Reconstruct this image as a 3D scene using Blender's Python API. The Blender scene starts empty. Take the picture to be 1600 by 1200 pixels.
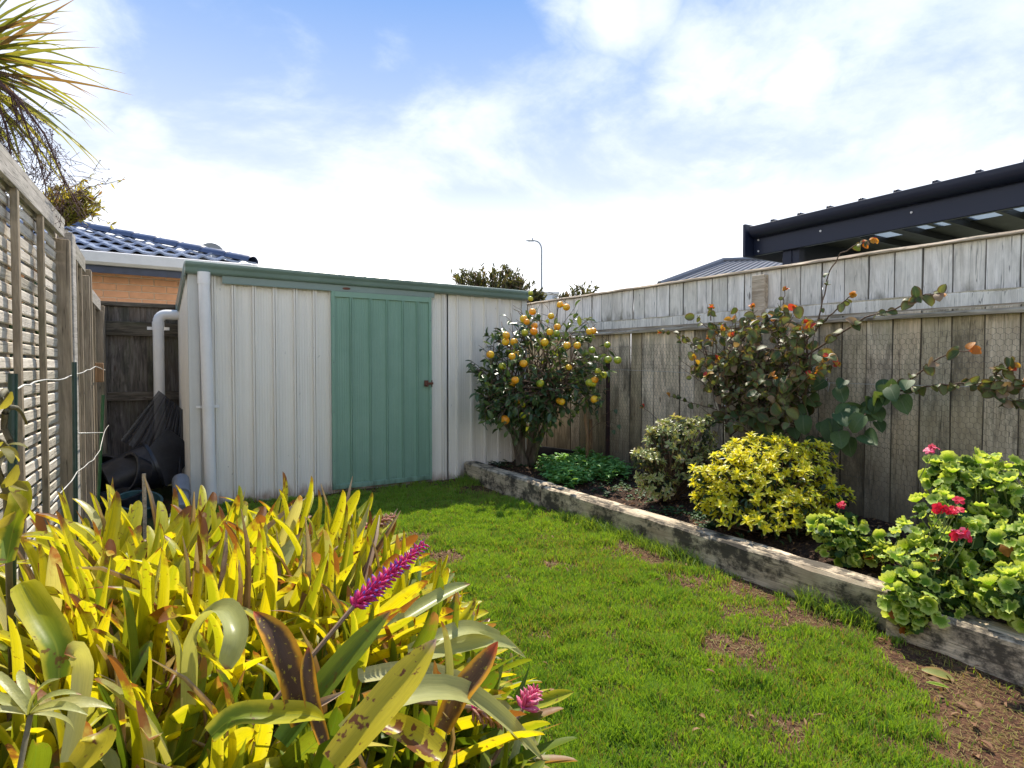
import bpy, bmesh, math, random
import numpy as np
from mathutils import Vector, Matrix, Euler

# ---------------------------------------------------------------- camera, sky, sun, exposure
S = bpy.context.scene
COL = S.collection
CAM_H, HEAD, PITCH = 1.15, math.radians(31.6), math.radians(1.57)
cam_d = bpy.data.cameras.new('camera'); cam = bpy.data.objects.new('camera', cam_d); COL.objects.link(cam)
cam_d.sensor_width = 36; cam_d.lens = 910/1600*36; cam_d.clip_start = 0.05; cam_d.clip_end = 3000
cam.location = (0, 0, CAM_H); cam.rotation_euler = (math.pi/2-PITCH, 0, -HEAD)
S.camera = cam
S.view_settings.view_transform = 'Standard'; S.view_settings.look = 'None'
S.view_settings.exposure = 1.72; S.view_settings.gamma = 1; S.view_settings.use_curve_mapping = False
S.cycles.max_bounces = 6; S.cycles.diffuse_bounces = 3; S.cycles.glossy_bounces = 2
S.cycles.transmission_bounces = 4; S.cycles.transparent_max_bounces = 8
S.cycles.use_denoising = True
SUN_EL, SUN_AZ = math.radians(58), math.radians(34)     # azimuth from +Y towards +X

def nd(nt, typ, ins=None, **kw):
    n = nt.nodes.new(typ)
    for k, v in kw.items(): setattr(n, k, v)
    for k, v in (ins or {}).items():
        s = n.inputs[k]
        if isinstance(v, bpy.types.NodeSocket): nt.links.new(v, s)
        else: s.default_value = v
    return n
def c4(c): return (c[0], c[1], c[2], 1) if len(c) == 3 else c
def mixc(nt, f, a, b, blend='MIX'):
    n = nt.nodes.new('ShaderNodeMix'); n.data_type = 'RGBA'; n.blend_type = blend; n.clamp_factor = True
    for i, v in ((0, f), (6, a), (7, b)):
        if isinstance(v, bpy.types.NodeSocket): nt.links.new(v, n.inputs[i])
        else: n.inputs[i].default_value = v if i == 0 else c4(v)
    return n.outputs[2]
def mth(nt, op, a, b=0.0, c=0.0, clamp=False):
    n = nt.nodes.new('ShaderNodeMath'); n.operation = op; n.use_clamp = clamp
    for i, v in ((0, a), (1, b), (2, c)):
        if isinstance(v, bpy.types.NodeSocket): nt.links.new(v, n.inputs[i])
        else: n.inputs[i].default_value = v
    return n.outputs[0]
def vmth(nt, op, a, b=(0, 0, 0)):
    n = nt.nodes.new('ShaderNodeVectorMath'); n.operation = op
    for i, v in ((0, a), (1, b)):
        if isinstance(v, bpy.types.NodeSocket): nt.links.new(v, n.inputs[i])
        else: n.inputs[i].default_value = v
    return n.outputs['Value'] if op in ('DOT_PRODUCT', 'DISTANCE', 'LENGTH') else n.outputs[0]
def sstep(nt, v, lo, hi, a=0.0, b=1.0):
    n = nt.nodes.new('ShaderNodeMapRange'); n.interpolation_type = 'SMOOTHSTEP'
    nt.links.new(v, n.inputs[0])
    for i, x in ((1, lo), (2, hi), (3, a), (4, b)): n.inputs[i].default_value = x
    return n.outputs[0]
def noise(nt, vec, scale, detail=4, rough=.55, dist=0.0):
    n = nd(nt, 'ShaderNodeTexNoise', {'Scale': scale, 'Detail': detail, 'Roughness': rough, 'Distortion': dist})
    if vec is not None: nt.links.new(vec, n.inputs['Vector'])
    return n.outputs['Fac']

W = bpy.data.worlds.new('World'); S.world = W; W.use_nodes = True
nt = W.node_tree; nt.nodes.clear()
sky = nt.nodes.new('ShaderNodeTexSky'); sky.sky_type = 'NISHITA'; sky.sun_disc = False
sky.sun_elevation = SUN_EL; sky.sun_rotation = SUN_AZ; sky.air_density = 1.0; sky.dust_density = .6; sky.ozone_density = 2.0
STR = 0.11
gen = nd(nt, 'ShaderNodeTexCoord').outputs['Generated']
dirn = vmth(nt, 'NORMALIZE', gen)
sep = nd(nt, 'ShaderNodeSeparateXYZ', {0: dirn}); z = sep.outputs['Z']
zc = mth(nt, 'ADD', mth(nt, 'MAXIMUM', z, 0.0), 0.22)
cp = nd(nt, 'ShaderNodeCombineXYZ', {0: mth(nt, 'DIVIDE', sep.outputs['X'], zc), 1: mth(nt, 'DIVIDE', sep.outputs['Y'], zc), 2: 0.0}).outputs[0]
def cam_dir(px, py):
    d = Vector(((px-800)/910, -(py-600)/910, -1)).normalized()
    return Euler((math.pi/2-PITCH, 0, -HEAD)).to_matrix() @ d
# cloud banks: broad wisps everywhere and a few fuller clouds where they hang in the sky
wisp = mth(nt, 'MULTIPLY', noise(nt, vmth(nt, 'ADD', cp, (3.1, 7.7, 0)), 1.5, 8, .6, .25), 1.0)
base = sstep(nt, wisp, .44, .70, 0, 1.0)
blob = None
bn = noise(nt, vmth(nt, 'ADD', cp, (11.3, 2.9, 0)), 4.2, 8, .62, .3)
for px, py, r, w in ((1120, 110, .17, 1), (1250, 110, .15, .9), (1350, 120, .1, .8), (960, 15, .13, 1.1), (880, 10, .09, .9), (1010, 15, .09, .9), (230, 205, .075, .85), (60, 70, .17, 1.1), (680, 175, .11, .5), (470, 85, .1, .4),
                     (800, 130, .09, .5), (1380, 210, .2, .55), (1200, 240, .25, .6), (1560, 190, .16, .55), (1500, 150, .12, .5), (610, 85, .07, .5), (960, 170, .12, .45)):
    d = cam_dir(px, py)
    q = vmth(nt, 'DISTANCE', dirn, (d.x, d.y, d.z))
    f = mth(nt, 'MULTIPLY', sstep(nt, q, r*1.05, 0.0), w)
    blob = f if blob is None else mth(nt, 'MAXIMUM', blob, f)
bl = sstep(nt, mth(nt, 'ADD', blob, mth(nt, 'MULTIPLY', bn, 1.5)), .95, 1.95, 0, .66)
cloud = mth(nt, 'MAXIMUM', mth(nt, 'MULTIPLY', base, .5), bl, clamp=True)
blue = nd(nt, 'ShaderNodeVectorMath', {0: sky.outputs[0], 3: STR}, operation='SCALE').outputs[0]
blue = mixc(nt, .75, blue, (.050, .145, .40))
shade = noise(nt, vmth(nt, 'ADD', cp, (5.3, 1.9, 0)), 3.0, 5, .6)
white = mixc(nt, sstep(nt, shade, .35, .7), (.40, .41, .43), (.50, .50, .50))
grad = nt.nodes.new('ShaderNodeValToRGB'); nt.links.new(z, grad.inputs[0]); els = grad.color_ramp.elements
for i, (pos, c) in enumerate(((0, (.95, .925, .89)), (.13, (.78, .765, .75)), (.20, (.47, .475, .485)), (.29, (.255, .278, .325)), (.42, (.155, .20, .285)), (.54, (.07, .132, .26)), (.8, (.06, .125, .26)))):
    e = els[i] if i < 2 else els.new(pos)
    e.position = pos; e.color = c4(c)
colr = mixc(nt, .85, blue, grad.outputs[0])
colr = mixc(nt, cloud, colr, white)
bg = nd(nt, 'ShaderNodeBackground', {'Color': colr, 'Strength': 1.0})
nt.links.new(bg.outputs[0], nd(nt, 'ShaderNodeOutputWorld').inputs[0])

sun_d = bpy.data.lights.new('sun', 'SUN'); sun_d.energy = 2.35; sun_d.angle = math.radians(.6); sun_d.color = (1, .92, .80)
sun = bpy.data.objects.new('sun', sun_d); COL.objects.link(sun)
sv = Vector((math.sin(SUN_AZ)*math.cos(SUN_EL), math.cos(SUN_AZ)*math.cos(SUN_EL), math.sin(SUN_EL)))
sun.rotation_euler = sv.to_track_quat('Z', 'Y').to_euler(); sun.location = (6, 14, 16)

# ---------------------------------------------------------------- picture pixel (1600 x 1200) -> point on a known plane
def at(px, py, x=None, y=None, z=None, d=None):
    r = cam_dir(px, py); o = Vector((0, 0, CAM_H))
    if x is not None: k = x/r.x
    elif y is not None: k = y/r.y
    elif z is not None: k = (z-CAM_H)/r.z
    else: k = d/(r.x*math.sin(HEAD)+r.y*math.cos(HEAD))
    return o + r*k
FWD = Vector((math.sin(HEAD), math.cos(HEAD), 0)); RGT = Vector((math.cos(HEAD), -math.sin(HEAD), 0))
def depth(p): return p[0]*FWD.x+p[1]*FWD.y
def pix(p):
    d = max(depth(p), 1e-3); return 800+910*(p[0]*RGT.x+p[1]*RGT.y)/d, 575-910*(p[2]-CAM_H)/d

# ---------------------------------------------------------------- mesh and object helpers
rnd = random.Random(7)
def link(name, me, m=None, parent=None, loc=None, rot=None):
    o = bpy.data.objects.new(name, me); COL.objects.link(o)
    if m is not None and me is not None and not me.materials: me.materials.append(m)
    if parent is not None: o.parent = parent
    if loc is not None: o.location = loc
    if rot is not None: o.rotation_euler = rot
    return o
def tag(o, label=None, cat=None, group=None, kind=None):
    for k, v in (('label', label), ('category', cat), ('group', group), ('kind', kind)):
        if v: o[k] = v
    return o
def thing(name, label, cat, loc=(0, 0, 0), group=None):
    return tag(link(name, None, None, None, loc), label, cat, group)
class MB:
    def __init__(s): s.v = []; s.f = []
    def add(s, vs, fs):
        b = len(s.v); s.v += [tuple(p) for p in vs]; s.f += [tuple(i+b for i in f) for f in fs]; return s
    def box(s, x0, x1, y0, y1, z0, z1):
        return s.add([(x0,y0,z0),(x1,y0,z0),(x1,y1,z0),(x0,y1,z0),(x0,y0,z1),(x1,y0,z1),(x1,y1,z1),(x0,y1,z1)],
                     [(0,3,2,1),(4,5,6,7),(0,1,5,4),(1,2,6,5),(2,3,7,6),(3,0,4,7)])
    def tube(s, pts, rad, n=8, cap=True):
        pts = [Vector(p) for p in pts]
        if not hasattr(rad, '__len__'): rad = [rad]*len(pts)
        up = Vector((0, 0, 1)); vs = []; fs = []; prev = None
        for i, p in enumerate(pts):
            t = (pts[min(i+1, len(pts)-1)]-pts[max(i-1, 0)])
            t = t.normalized() if t.length > 1e-9 else Vector((0, 0, 1))
            if prev is None: a = t.cross(up if abs(t.z) < .95 else Vector((1, 0, 0))).normalized()
            else:
                a = prev - t*prev.dot(t)
                a = a.normalized() if a.length > 1e-6 else t.orthogonal().normalized()
            prev = a; b = t.cross(a)
            for k in range(n):
                q = 2*math.pi*k/n; vs.append(p + (a*math.cos(q)+b*math.sin(q))*rad[i])
        for i in range(len(pts)-1):
            for k in range(n):
                k2 = (k+1) % n; fs.append((i*n+k, i*n+k2, (i+1)*n+k2, (i+1)*n+k))
        if cap: fs.append(tuple(range(n-1, -1, -1))); fs.append(tuple((len(pts)-1)*n+k for k in range(n)))
        return s.add(vs, fs)
    def prism(s, prof, ext):   # prof: list of 3-D points (a closed outline), ext: extrusion vector
        n = len(prof); e = Vector(ext); vs = [Vector(p) for p in prof]+[Vector(p)+e for p in prof]
        fs = [(i, (i+1) % n, n+(i+1) % n, n+i) for i in range(n)]+[tuple(range(n-1, -1, -1)), tuple(range(n, 2*n))]
        return s.add(vs, fs)
    def mesh(s, name='m', smooth=False, bevel=0, sharp=None):
        me = bpy.data.meshes.new(name); me.from_pydata([tuple(v) for v in s.v], [], s.f); me.update()
        bm = bmesh.new(); bm.from_mesh(me)
        bmesh.ops.recalc_face_normals(bm, faces=bm.faces)
        if bevel: bmesh.ops.bevel(bm, geom=[e for e in bm.edges if len(e.link_faces) == 2 and e.calc_face_angle(0) > .6], offset=bevel, segments=1, affect='EDGES')
        bm.to_mesh(me); bm.free()
        if smooth:
            me.shade_smooth()
            if sharp:
                me.set_sharp_from_angle(angle=sharp)
        return me
    def build(s, name, m, parent=None, loc=None, smooth=False, bevel=0, sharp=None):
        return link(name, s.mesh(name, smooth, bevel, sharp), m, parent, loc)
def bigmesh(name, V, F4, F3, col=None, smooth=True):
    """fast numpy mesh: V (n,3); F4 (a,4); F3 (b,3); col (n,4) point colours"""
    me = bpy.data.meshes.new(name)
    a, b = (0 if F4 is None else len(F4)), (0 if F3 is None else len(F3))
    me.vertices.add(len(V)); me.vertices.foreach_set('co', np.asarray(V, np.float32).ravel())
    li = np.concatenate([x.ravel() for x in (F4, F3) if x is not None and len(x)]).astype(np.int32)
    me.loops.add(len(li)); me.loops.foreach_set('vertex_index', li)
    me.polygons.add(a+b)
    st = np.concatenate([np.arange(a)*4, a*4+np.arange(b)*3]).astype(np.int32)
    me.polygons.foreach_set('loop_start', st)
    me.update(calc_edges=True)
    if smooth: me.polygons.foreach_set('use_smooth', np.ones(a+b, bool))
    if col is not None:
        at_ = me.color_attributes.new('Col', 'FLOAT_COLOR', 'POINT'); at_.data.foreach_set('color', np.asarray(col, np.float32).ravel())
    return me
_lat = {}
def vn(x, y, f, seed):
    """2-D value noise with numpy, 0..1"""
    if seed not in _lat: _lat[seed] = np.random.RandomState(seed).rand(128, 128)
    L = _lat[seed]; x = np.asarray(x)*f+50.3; y = np.asarray(y)*f+50.7
    xi = np.floor(x).astype(int); yi = np.floor(y).astype(int); fx = x-xi; fy = y-yi
    fx = fx*fx*(3-2*fx); fy = fy*fy*(3-2*fy)
    g = lambda a, b: L[(xi+a) % 128, (yi+b) % 128]
    return (g(0,0)*(1-fx)+g(1,0)*fx)*(1-fy)+(g(0,1)*(1-fx)+g(1,1)*fx)*fy

# ---------------------------------------------------------------- materials
def newmat(name):
    m = bpy.data.materials.new(name); m.use_nodes = True; nt = m.node_tree; nt.nodes.clear()
    out = nt.nodes.new('ShaderNodeOutputMaterial'); return m, nt, out
def coords(nt, k=37.0):
    tc = nd(nt, 'ShaderNodeTexCoord'); oi = nd(nt, 'ShaderNodeObjectInfo')
    off = nd(nt, 'ShaderNodeCombineXYZ', {0: mth(nt, 'MULTIPLY', oi.outputs['Random'], k), 1: mth(nt, 'MULTIPLY', oi.outputs['Random'], k*1.7), 2: mth(nt, 'MULTIPLY', oi.outputs['Random'], k*.9)}).outputs[0]
    return vmth(nt, 'ADD', tc.outputs['Object'], off), oi.outputs['Random'], tc.outputs['Object']
def bump(nt, h, strength=.3, dist=.01):
    return nd(nt, 'ShaderNodeBump', {'Height': h, 'Strength': strength, 'Distance': dist}).outputs[0]
def plain(name, col, rough=.5, metal=0.0, var=.25, scale=8, dirt=None, spec=.5, bmp=.15, alpha=None, trans=None):
    m, nt, out = newmat(name); co, r, ob = coords(nt)
    n1 = noise(nt, co, scale, 5, .6); n2 = noise(nt, co, scale*9, 3, .6)
    c = mixc(nt, sstep(nt, n1, .3, .7), tuple(x*(1-var) for x in col), tuple(min(1, x*(1+var*.6)) for x in col))
    c = mixc(nt, mth(nt, 'MULTIPLY', n2, .25), c, tuple(x*.6 for x in col))
    if dirt: c = mixc(nt, sstep(nt, noise(nt, co, scale*1.7, 6, .7), .5, .75, 0, .8), c, dirt)
    p = nd(nt, 'ShaderNodeBsdfPrincipled', {'Base Color': c, 'Roughness': mth(nt, 'ADD', mth(nt, 'MULTIPLY', n1, .2), rough-.1), 'Metallic': metal, 'Specular IOR Level': spec, 'Normal': bump(nt, n2, bmp, .004)})
    sh = p.outputs[0]
    if trans: sh = nd(nt, 'ShaderNodeMixShader', {0: trans[0], 1: sh, 2: nd(nt, 'ShaderNodeBsdfTranslucent', {'Color': c4(trans[1])}).outputs[0]}).outputs[0]
    if alpha is not None: sh = nd(nt, 'ShaderNodeMixShader', {0: alpha, 1: nd(nt, 'ShaderNodeBsdfTransparent').outputs[0], 2: sh}).outputs[0]
    nt.links.new(sh, out.inputs[0]); return m
def wood(name, light, dark, axis='Z', green=0.0, black=0.0, knots=True, rough=.85, objvar=.35, brown=0.0, zstain=None, edgex=None, tan=.45, blk=.3):
    """weathered timber: grain along axis, blotchy stains, optional algae; zstain=(z0, z1): damp staining rising from the foot"""
    m, nt, out = newmat(name); co, r, ob = coords(nt)
    sc = {'X': (.07, 1, 1), 'Y': (1, .07, 1), 'Z': (1, 1, .07)}[axis]
    g = vmth(nt, 'MULTIPLY', co, sc)
    grain = noise(nt, g, 55, 6, .65, .6); fine = noise(nt, g, 220, 3, .7)
    wav = noise(nt, vmth(nt, 'MULTIPLY', co, tuple(min(1, s*2.2) for s in sc)), 14, 4, .6, 1.8)
    c = mixc(nt, sstep(nt, grain, .3, .68), dark, light)
    c = mixc(nt, sstep(nt, wav, .42, .62, 0, .55), c, tuple(x*.72 for x in dark))
    c = mixc(nt, mth(nt, 'MULTIPLY', sstep(nt, fine, .5, .8), .45), c, tuple(x*.45 for x in dark))
    blot = noise(nt, vmth(nt, 'MULTIPLY', co, tuple(.35 if s < 1 else 1 for s in sc)), 5, 6, .65)
    if brown: c = mixc(nt, sstep(nt, noise(nt, co, 3.1, 5, .6), .45, .75, 0, brown), c, (.26, .15, .075))
    if green: c = mixc(nt, sstep(nt, blot, .46, .7, 0, green), c, (.10, .115, .055))
    if black: c = mixc(nt, sstep(nt, noise(nt, vmth(nt, 'MULTIPLY', co, tuple(blk if s < 1 else 1 for s in sc)), 7, 7, .72), .5-.2*max(0, black-.5), .62-.1*max(0, black-.5), 0, black), c, (.028, .026, .022))
    if knots:
        vo = nd(nt, 'ShaderNodeTexVoronoi', {'Vector': vmth(nt, 'MULTIPLY', co, tuple(.35 if s < 1 else 1 for s in sc)), 'Scale': 6.0})
        c = mixc(nt, sstep(nt, vo.outputs['Distance'], .09, .03, 0, .75), c, (.07, .045, .03))
    ck = noise(nt, vmth(nt, 'MULTIPLY', co, tuple(s*.35 if s < 1 else 1 for s in sc)), 30, 3, .5, .3)
    c = mixc(nt, mth(nt, 'MULTIPLY', sstep(nt, mth(nt, 'ABSOLUTE', mth(nt, 'SUBTRACT', ck, .47)), .010, .002), .75), c, tuple(x*.18 for x in dark))
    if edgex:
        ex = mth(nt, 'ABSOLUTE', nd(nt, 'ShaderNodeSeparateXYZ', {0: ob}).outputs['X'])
        c = mixc(nt, sstep(nt, mth(nt, 'ADD', ex, mth(nt, 'MULTIPLY', mth(nt, 'SUBTRACT', blot, .5), .012)), edgex-.007, edgex-.001, 0, .88), c, (.035, .028, .02))  # dark board edges: moisture grime, with the joint groove shade painted in
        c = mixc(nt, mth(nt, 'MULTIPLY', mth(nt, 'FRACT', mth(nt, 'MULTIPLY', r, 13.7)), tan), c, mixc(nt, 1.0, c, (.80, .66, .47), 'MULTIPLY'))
    if zstain:
        zz = nd(nt, 'ShaderNodeSeparateXYZ', {0: ob}).outputs['Z']
        w = mth(nt, 'ADD', zz, mth(nt, 'MULTIPLY', mth(nt, 'SUBTRACT', blot, .5), .9))
        c = mixc(nt, sstep(nt, w, zstain[1], zstain[0], 0, zstain[2]), c, zstain[3])
    c = mixc(nt, 1.0, c, nd(nt, 'ShaderNodeCombineXYZ', {0: mth(nt, 'ADD', mth(nt, 'MULTIPLY', r, objvar), 1-objvar/2), 1: mth(nt, 'ADD', mth(nt, 'MULTIPLY', r, objvar), 1-objvar/2), 2: mth(nt, 'ADD', mth(nt, 'MULTIPLY', r, objvar*1.2), 1-objvar*.6)}).outputs[0], 'MULTIPLY')
    p = nd(nt, 'ShaderNodeBsdfPrincipled', {'Base Color': c, 'Roughness': rough, 'Specular IOR Level': .25, 'Normal': bump(nt, mth(nt, 'ADD', grain, mth(nt, 'MULTIPLY', fine, .5)), .5, .004)})
    nt.links.new(p.outputs[0], out.inputs[0]); return m
def leafmat(name, a, b, tip=None, tipw=.12, spots=0.0, trans=.35, edge=None, rough=.42, back=None, hues=(.5, .5), spec=.3, dry=None, vein=None, basec=None, ring=None, speck=None, stria=.35, spoth=.98):
    """a/b: two leaf colours chosen per leaf; tip: colour of the tip; edge: margin colour; Col = (along, per-leaf random, across)"""
    m, nt, out = newmat(name); co, r, ob = coords(nt)
    ca = nd(nt, 'ShaderNodeVertexColor', layer_name='Col'); sp = nd(nt, 'ShaderNodeSeparateColor', {0: ca.outputs[0]})
    u, g, w = sp.outputs[0], sp.outputs[1], sp.outputs[2]
    rr = mth(nt, 'FRACT', mth(nt, 'ADD', g, r)); r2 = mth(nt, 'FRACT', mth(nt, 'MULTIPLY', rr, 7.31))
    c = mixc(nt, rr, a, b)
    n = noise(nt, co, 22, 4, .6)
    c = mixc(nt, mth(nt, 'MULTIPLY', n, .35), c, tuple(x*.55 for x in a))
    st_ = noise(nt, nd(nt, 'ShaderNodeCombineXYZ', {0: mth(nt, 'MULTIPLY', w, 9.0), 1: mth(nt, 'MULTIPLY', u, 2.2), 2: mth(nt, 'MULTIPLY', rr, 60.0)}).outputs[0], 3.0, 3, .6)
    c = mixc(nt, sstep(nt, st_, .42, .68, 0, stria), c, tuple(x*.55 for x in a))
    if basec: c = mixc(nt, sstep(nt, mth(nt, 'ADD', u, mth(nt, 'MULTIPLY', mth(nt, 'SUBTRACT', r2, .5), .5)), .72, .12, 0, .85), c, basec)
    if ring: c = mixc(nt, sstep(nt, mth(nt, 'ADD', w, mth(nt, 'MULTIPLY', n, .3)), .85, .35, 0, .6), c, ring)
    if vein: c = mixc(nt, sstep(nt, w, .10, .02, 0, .6), c, vein)
    if edge: c = mixc(nt, sstep(nt, mth(nt, 'ADD', w, mth(nt, 'MULTIPLY', n, .9)), .95, 1.35), c, edge)
    if dry:
        c = mixc(nt, mth(nt, 'MULTIPLY', sstep(nt, r2, 1-dry[0], 1-dry[0]+.01), 1.0), c, dry[1])
    if speck: c = mixc(nt, sstep(nt, noise(nt, co, 130, 3, .6), .60, .68, 0, .85), c, speck)
    if spots:
        s = noise(nt, co, 60, 3, .5); big = noise(nt, co, 9, 3, .5)
        c = mixc(nt, mth(nt, 'MULTIPLY', sstep(nt, mth(nt, 'ADD', s, mth(nt, 'MULTIPLY', big, .6)), spoth, spoth+.07), spots), c, (.16, .06, .02))
    if tip:
        t = mth(nt, 'ADD', u, mth(nt, 'ADD', mth(nt, 'MULTIPLY', mth(nt, 'SUBTRACT', n, .5), .25), mth(nt, 'MULTIPLY', mth(nt, 'SUBTRACT', r2, .5), .10)))
        t = mth(nt, 'ADD', t, mth(nt, 'MULTIPLY', mth(nt, 'POWER', r2, 3.0), .06)); c = mixc(nt, sstep(nt, t, .97-tipw, 1.03-tipw*.2), c, tip)
    p = nd(nt, 'ShaderNodeBsdfPrincipled', {'Base Color': c, 'Roughness': rough, 'Specular IOR Level': spec, 'Normal': bump(nt, n, .25, .004)})
    tcol = mixc(nt, 1.0, c, (1.5, 1.35, .6), 'MULTIPLY')
    t = nd(nt, 'ShaderNodeBsdfTranslucent', {'Color': tcol})
    nt.links.new(nd(nt, 'ShaderNodeMixShader', {0: trans, 1: p.outputs[0], 2: t.outputs[0]}).outputs[0], out.inputs[0]); return m

# ---------------------------------------------------------------- leaves
def leaf_shape(L=1, Wd=.3, seg=5, prof=None, bend=.4, fold=.15, curl=0, rs=None, side=0.0, tipx=1.0):
    """strap / oval leaf along +Y, returns V, F4, col(u,0,|v|); three verts across"""
    prof = prof or (lambda u: math.sin(math.pi*min(1, u*.97+.03))**.8)
    V = []; C = []; y = z = x = 0.0; ang = 0.0; u_ = 0
    for i in range(seg+1):
        t_ = i/seg; u = 1-(1-t_)**tipx; st = L*(u-u_ if i else 0); u_ = u
        if i:
            ang = -bend*(u**(1+curl)); y += math.cos(ang)*st; z += math.sin(ang)*st; x = side*u*u*L
        w = Wd/2*prof(u)
        nx, nz = -math.sin(ang), math.cos(ang)
        for s in (-1, 0, 1):
            lift = abs(s)*w*fold*2
            V.append((x+s*w, y+nx*lift, z+nz*lift)); C.append((u, 0, abs(s), 1))
    F = []
    for i in range(seg):
        a = i*3
        F += [(a, a+1, a+4, a+3), (a+1, a+2, a+5, a+4)]
    return np.array(V), np.array(F), np.array(C)
def round_leaf(R=.5, n=14, cup=.25, lobes=6, notch=True, wavy=.06, seed=0):
    """round lobed leaf with its stalk end at the origin, centre at +Y*.35R; fan of quads/triangles"""
    rs = random.Random(seed); V = [(0, .75*R, -.02)]; C = [(0.5, 0, 0, 1)]
    rings = [.55, 1.0]
    for ring in rings:
        for k in range(n):
            t = 2*math.pi*k/n - math.pi/2
            rr = R*ring*(1+ (.09*math.cos(lobes*t) if ring == 1 else 0) + rs.uniform(-.03, .03))
            if notch: rr *= 1-.45*math.exp(-((k if k < n/2 else k-n)/1.1)**2)
            V.append((rr*math.cos(t), .75*R+rr*math.sin(t), cup*R*ring**2 + (R*wavy*(1 if k % 2 else -1) if ring == 1 else 0))); C.append((.5+.5*ring*math.sin(t)*.6, 0, ring, 1))
    F4 = []; F3 = []
    for k in range(n):
        k2 = (k+1) % n
        F4.append((0, 1+k, 1+k2, 0)); F4.append((1+k, 1+n+k, 1+n+k2, 1+k2))
    F3 = [(f[0], f[1], f[2]) for f in F4 if f[0] == 0]; F4 = [f for f in F4 if f[0] != 0]
    return np.array(V), np.array(F4), np.array(C), np.array(F3)
def shape_mesh(name, sh, m, scale=1):
    me = bigmesh(name, sh[0]*scale, sh[1], sh[3] if len(sh) > 3 else None, sh[2]); me.materials.append(m); return me
def frame(d, n):
    d = Vector(d).normalized(); n = Vector(n)
    x = d.cross(n)
    if x.length < 1e-4: x = d.orthogonal()
    x.normalize(); return Matrix((x, d, x.cross(d))).transposed()
def scatter(parent, pl, shapes, m, maxobj=280, name='leaf', massname='foliage', inview=True, keep=None):
    """pl: list of (pos, dir, normal, scale, shape index, random); the largest in the picture become objects, the rest one mass"""
    org = parent.location
    def size(p):
        d = depth(p[0]); px, py = pix(p[0]+Vector(p[1])*p[3]*.5)
        return p[3]/max(d, .3)*(1 if -30 < px < 1630 and -30 < py < 1230 else .01)
    pl = sorted(pl, key=size, reverse=True)
    mes = [shape_mesh(name, s, m) for s in shapes]
    for p in pl[:maxobj]:
        o = bpy.data.objects.new(name, mes[p[4]]); COL.objects.link(o); o.parent = parent
        o.matrix_basis = Matrix.Translation(p[0]-org) @ frame(p[1], p[2]).to_4x4() @ Matrix.Scale(p[3], 4)
    rest = pl[maxobj:]
    if rest:
        mass(parent, rest, shapes, m, massname)
def mass(parent, rest, shapes, m, name, kind='stuff', label=None):
    org = parent.location if parent is not None else Vector((0, 0, 0))
    VV = []; QQ = []; TT = []; CC = []; b = 0
    for k, s in enumerate(shapes):
        g = [p for p in rest if p[4] == k]
        if not g: continue
        R = np.array([[list(r) for r in frame(p[1], p[2])] for p in g])*np.array([p[3] for p in g])[:, None, None]
        T = np.array([list(p[0]-org) for p in g]); nv = len(s[0])
        V = np.einsum('nij,vj->nvi', R, s[0])+T[:, None, :]
        C = np.repeat(s[2][None], len(g), 0).copy(); C[:, :, 1] = np.array([p[5] for p in g])[:, None]
        off = (b+np.arange(len(g))*nv)[:, None, None]
        VV.append(V.reshape(-1, 3)); CC.append(C.reshape(-1, 4)); QQ.append((s[1][None]+off).reshape(-1, 4))
        if len(s) > 3: TT.append((s[3][None]+off).reshape(-1, 3))
        b += len(g)*nv
    me = bigmesh(name, np.concatenate(VV), np.concatenate(QQ), np.concatenate(TT) if TT else None, np.concatenate(CC))
    me.materials.append(m); o = link(name, me, None, parent); 
    if kind: o['kind'] = kind
    return o
def rvec(r=rnd):
    while True:
        v = Vector((r.uniform(-1, 1), r.uniform(-1, 1), r.uniform(-1, 1)))
        if .05 < v.length < 1: return v.normalized()
def bez(a, b, c, n=6): return [a*(1-t)**2+b*2*t*(1-t)+c*t*t for t in [i/n for i in range(n+1)]]

# ================================================================ MATERIALS
M = {}
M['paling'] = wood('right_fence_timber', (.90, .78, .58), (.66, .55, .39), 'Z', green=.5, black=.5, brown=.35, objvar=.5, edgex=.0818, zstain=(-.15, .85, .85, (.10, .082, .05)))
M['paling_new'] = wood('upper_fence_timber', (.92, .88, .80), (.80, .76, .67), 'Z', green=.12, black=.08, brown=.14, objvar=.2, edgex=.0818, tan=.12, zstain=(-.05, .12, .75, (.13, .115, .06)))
M['rail'] = wood('rail_timber', (.62, .54, .41), (.38, .31, .23), 'Y', green=.4, black=.35, brown=.35)
M['cap'] = wood('cap_timber', (.66, .55, .41), (.44, .34, .23), 'Y', green=.1, black=.2, brown=.3)
M['slat'] = wood('slat_timber', (.76, .69, .58), (.60, .53, .43), 'Y', green=.06, black=.05, objvar=.25)
M['batten'] = wood('batten_timber', (.42, .34, .24), (.26, .205, .14), 'Z', green=.3, objvar=.3)
M['capleft'] = wood('left_cap_timber', (.50, .46, .40), (.34, .31, .26), 'Y', green=.15)
M['backfence'] = wood('back_fence_timber', (.235, .205, .175), (.10, .085, .07), 'Z', green=.45, black=.5, brown=.15)
M['backrail'] = wood('back_rail_timber', (.20, .17, .13), (.085, .07, .05), 'X', green=.6, black=.4)
M['sleeper'] = wood('sleeper_timber', (.82, .67, .47), (.54, .43, .29), 'Y', green=.35, black=.9, brown=.4, objvar=.15, blk=.75)
M['stake'] = wood('stake_timber', (.42, .27, .15), (.26, .15, .08), 'Z', green=.1)
M['bark'] = wood('bark', (.27, .22, .17), (.11, .085, .065), 'Z', green=.3, knots=False)
M['twig'] = wood('twig_bark', (.22, .15, .10), (.10, .065, .045), 'Z', knots=False)
M['white_pipe'] = plain('white_pipe', (.84, .82, .78), .35, var=.04, scale=5, bmp=.03)
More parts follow.
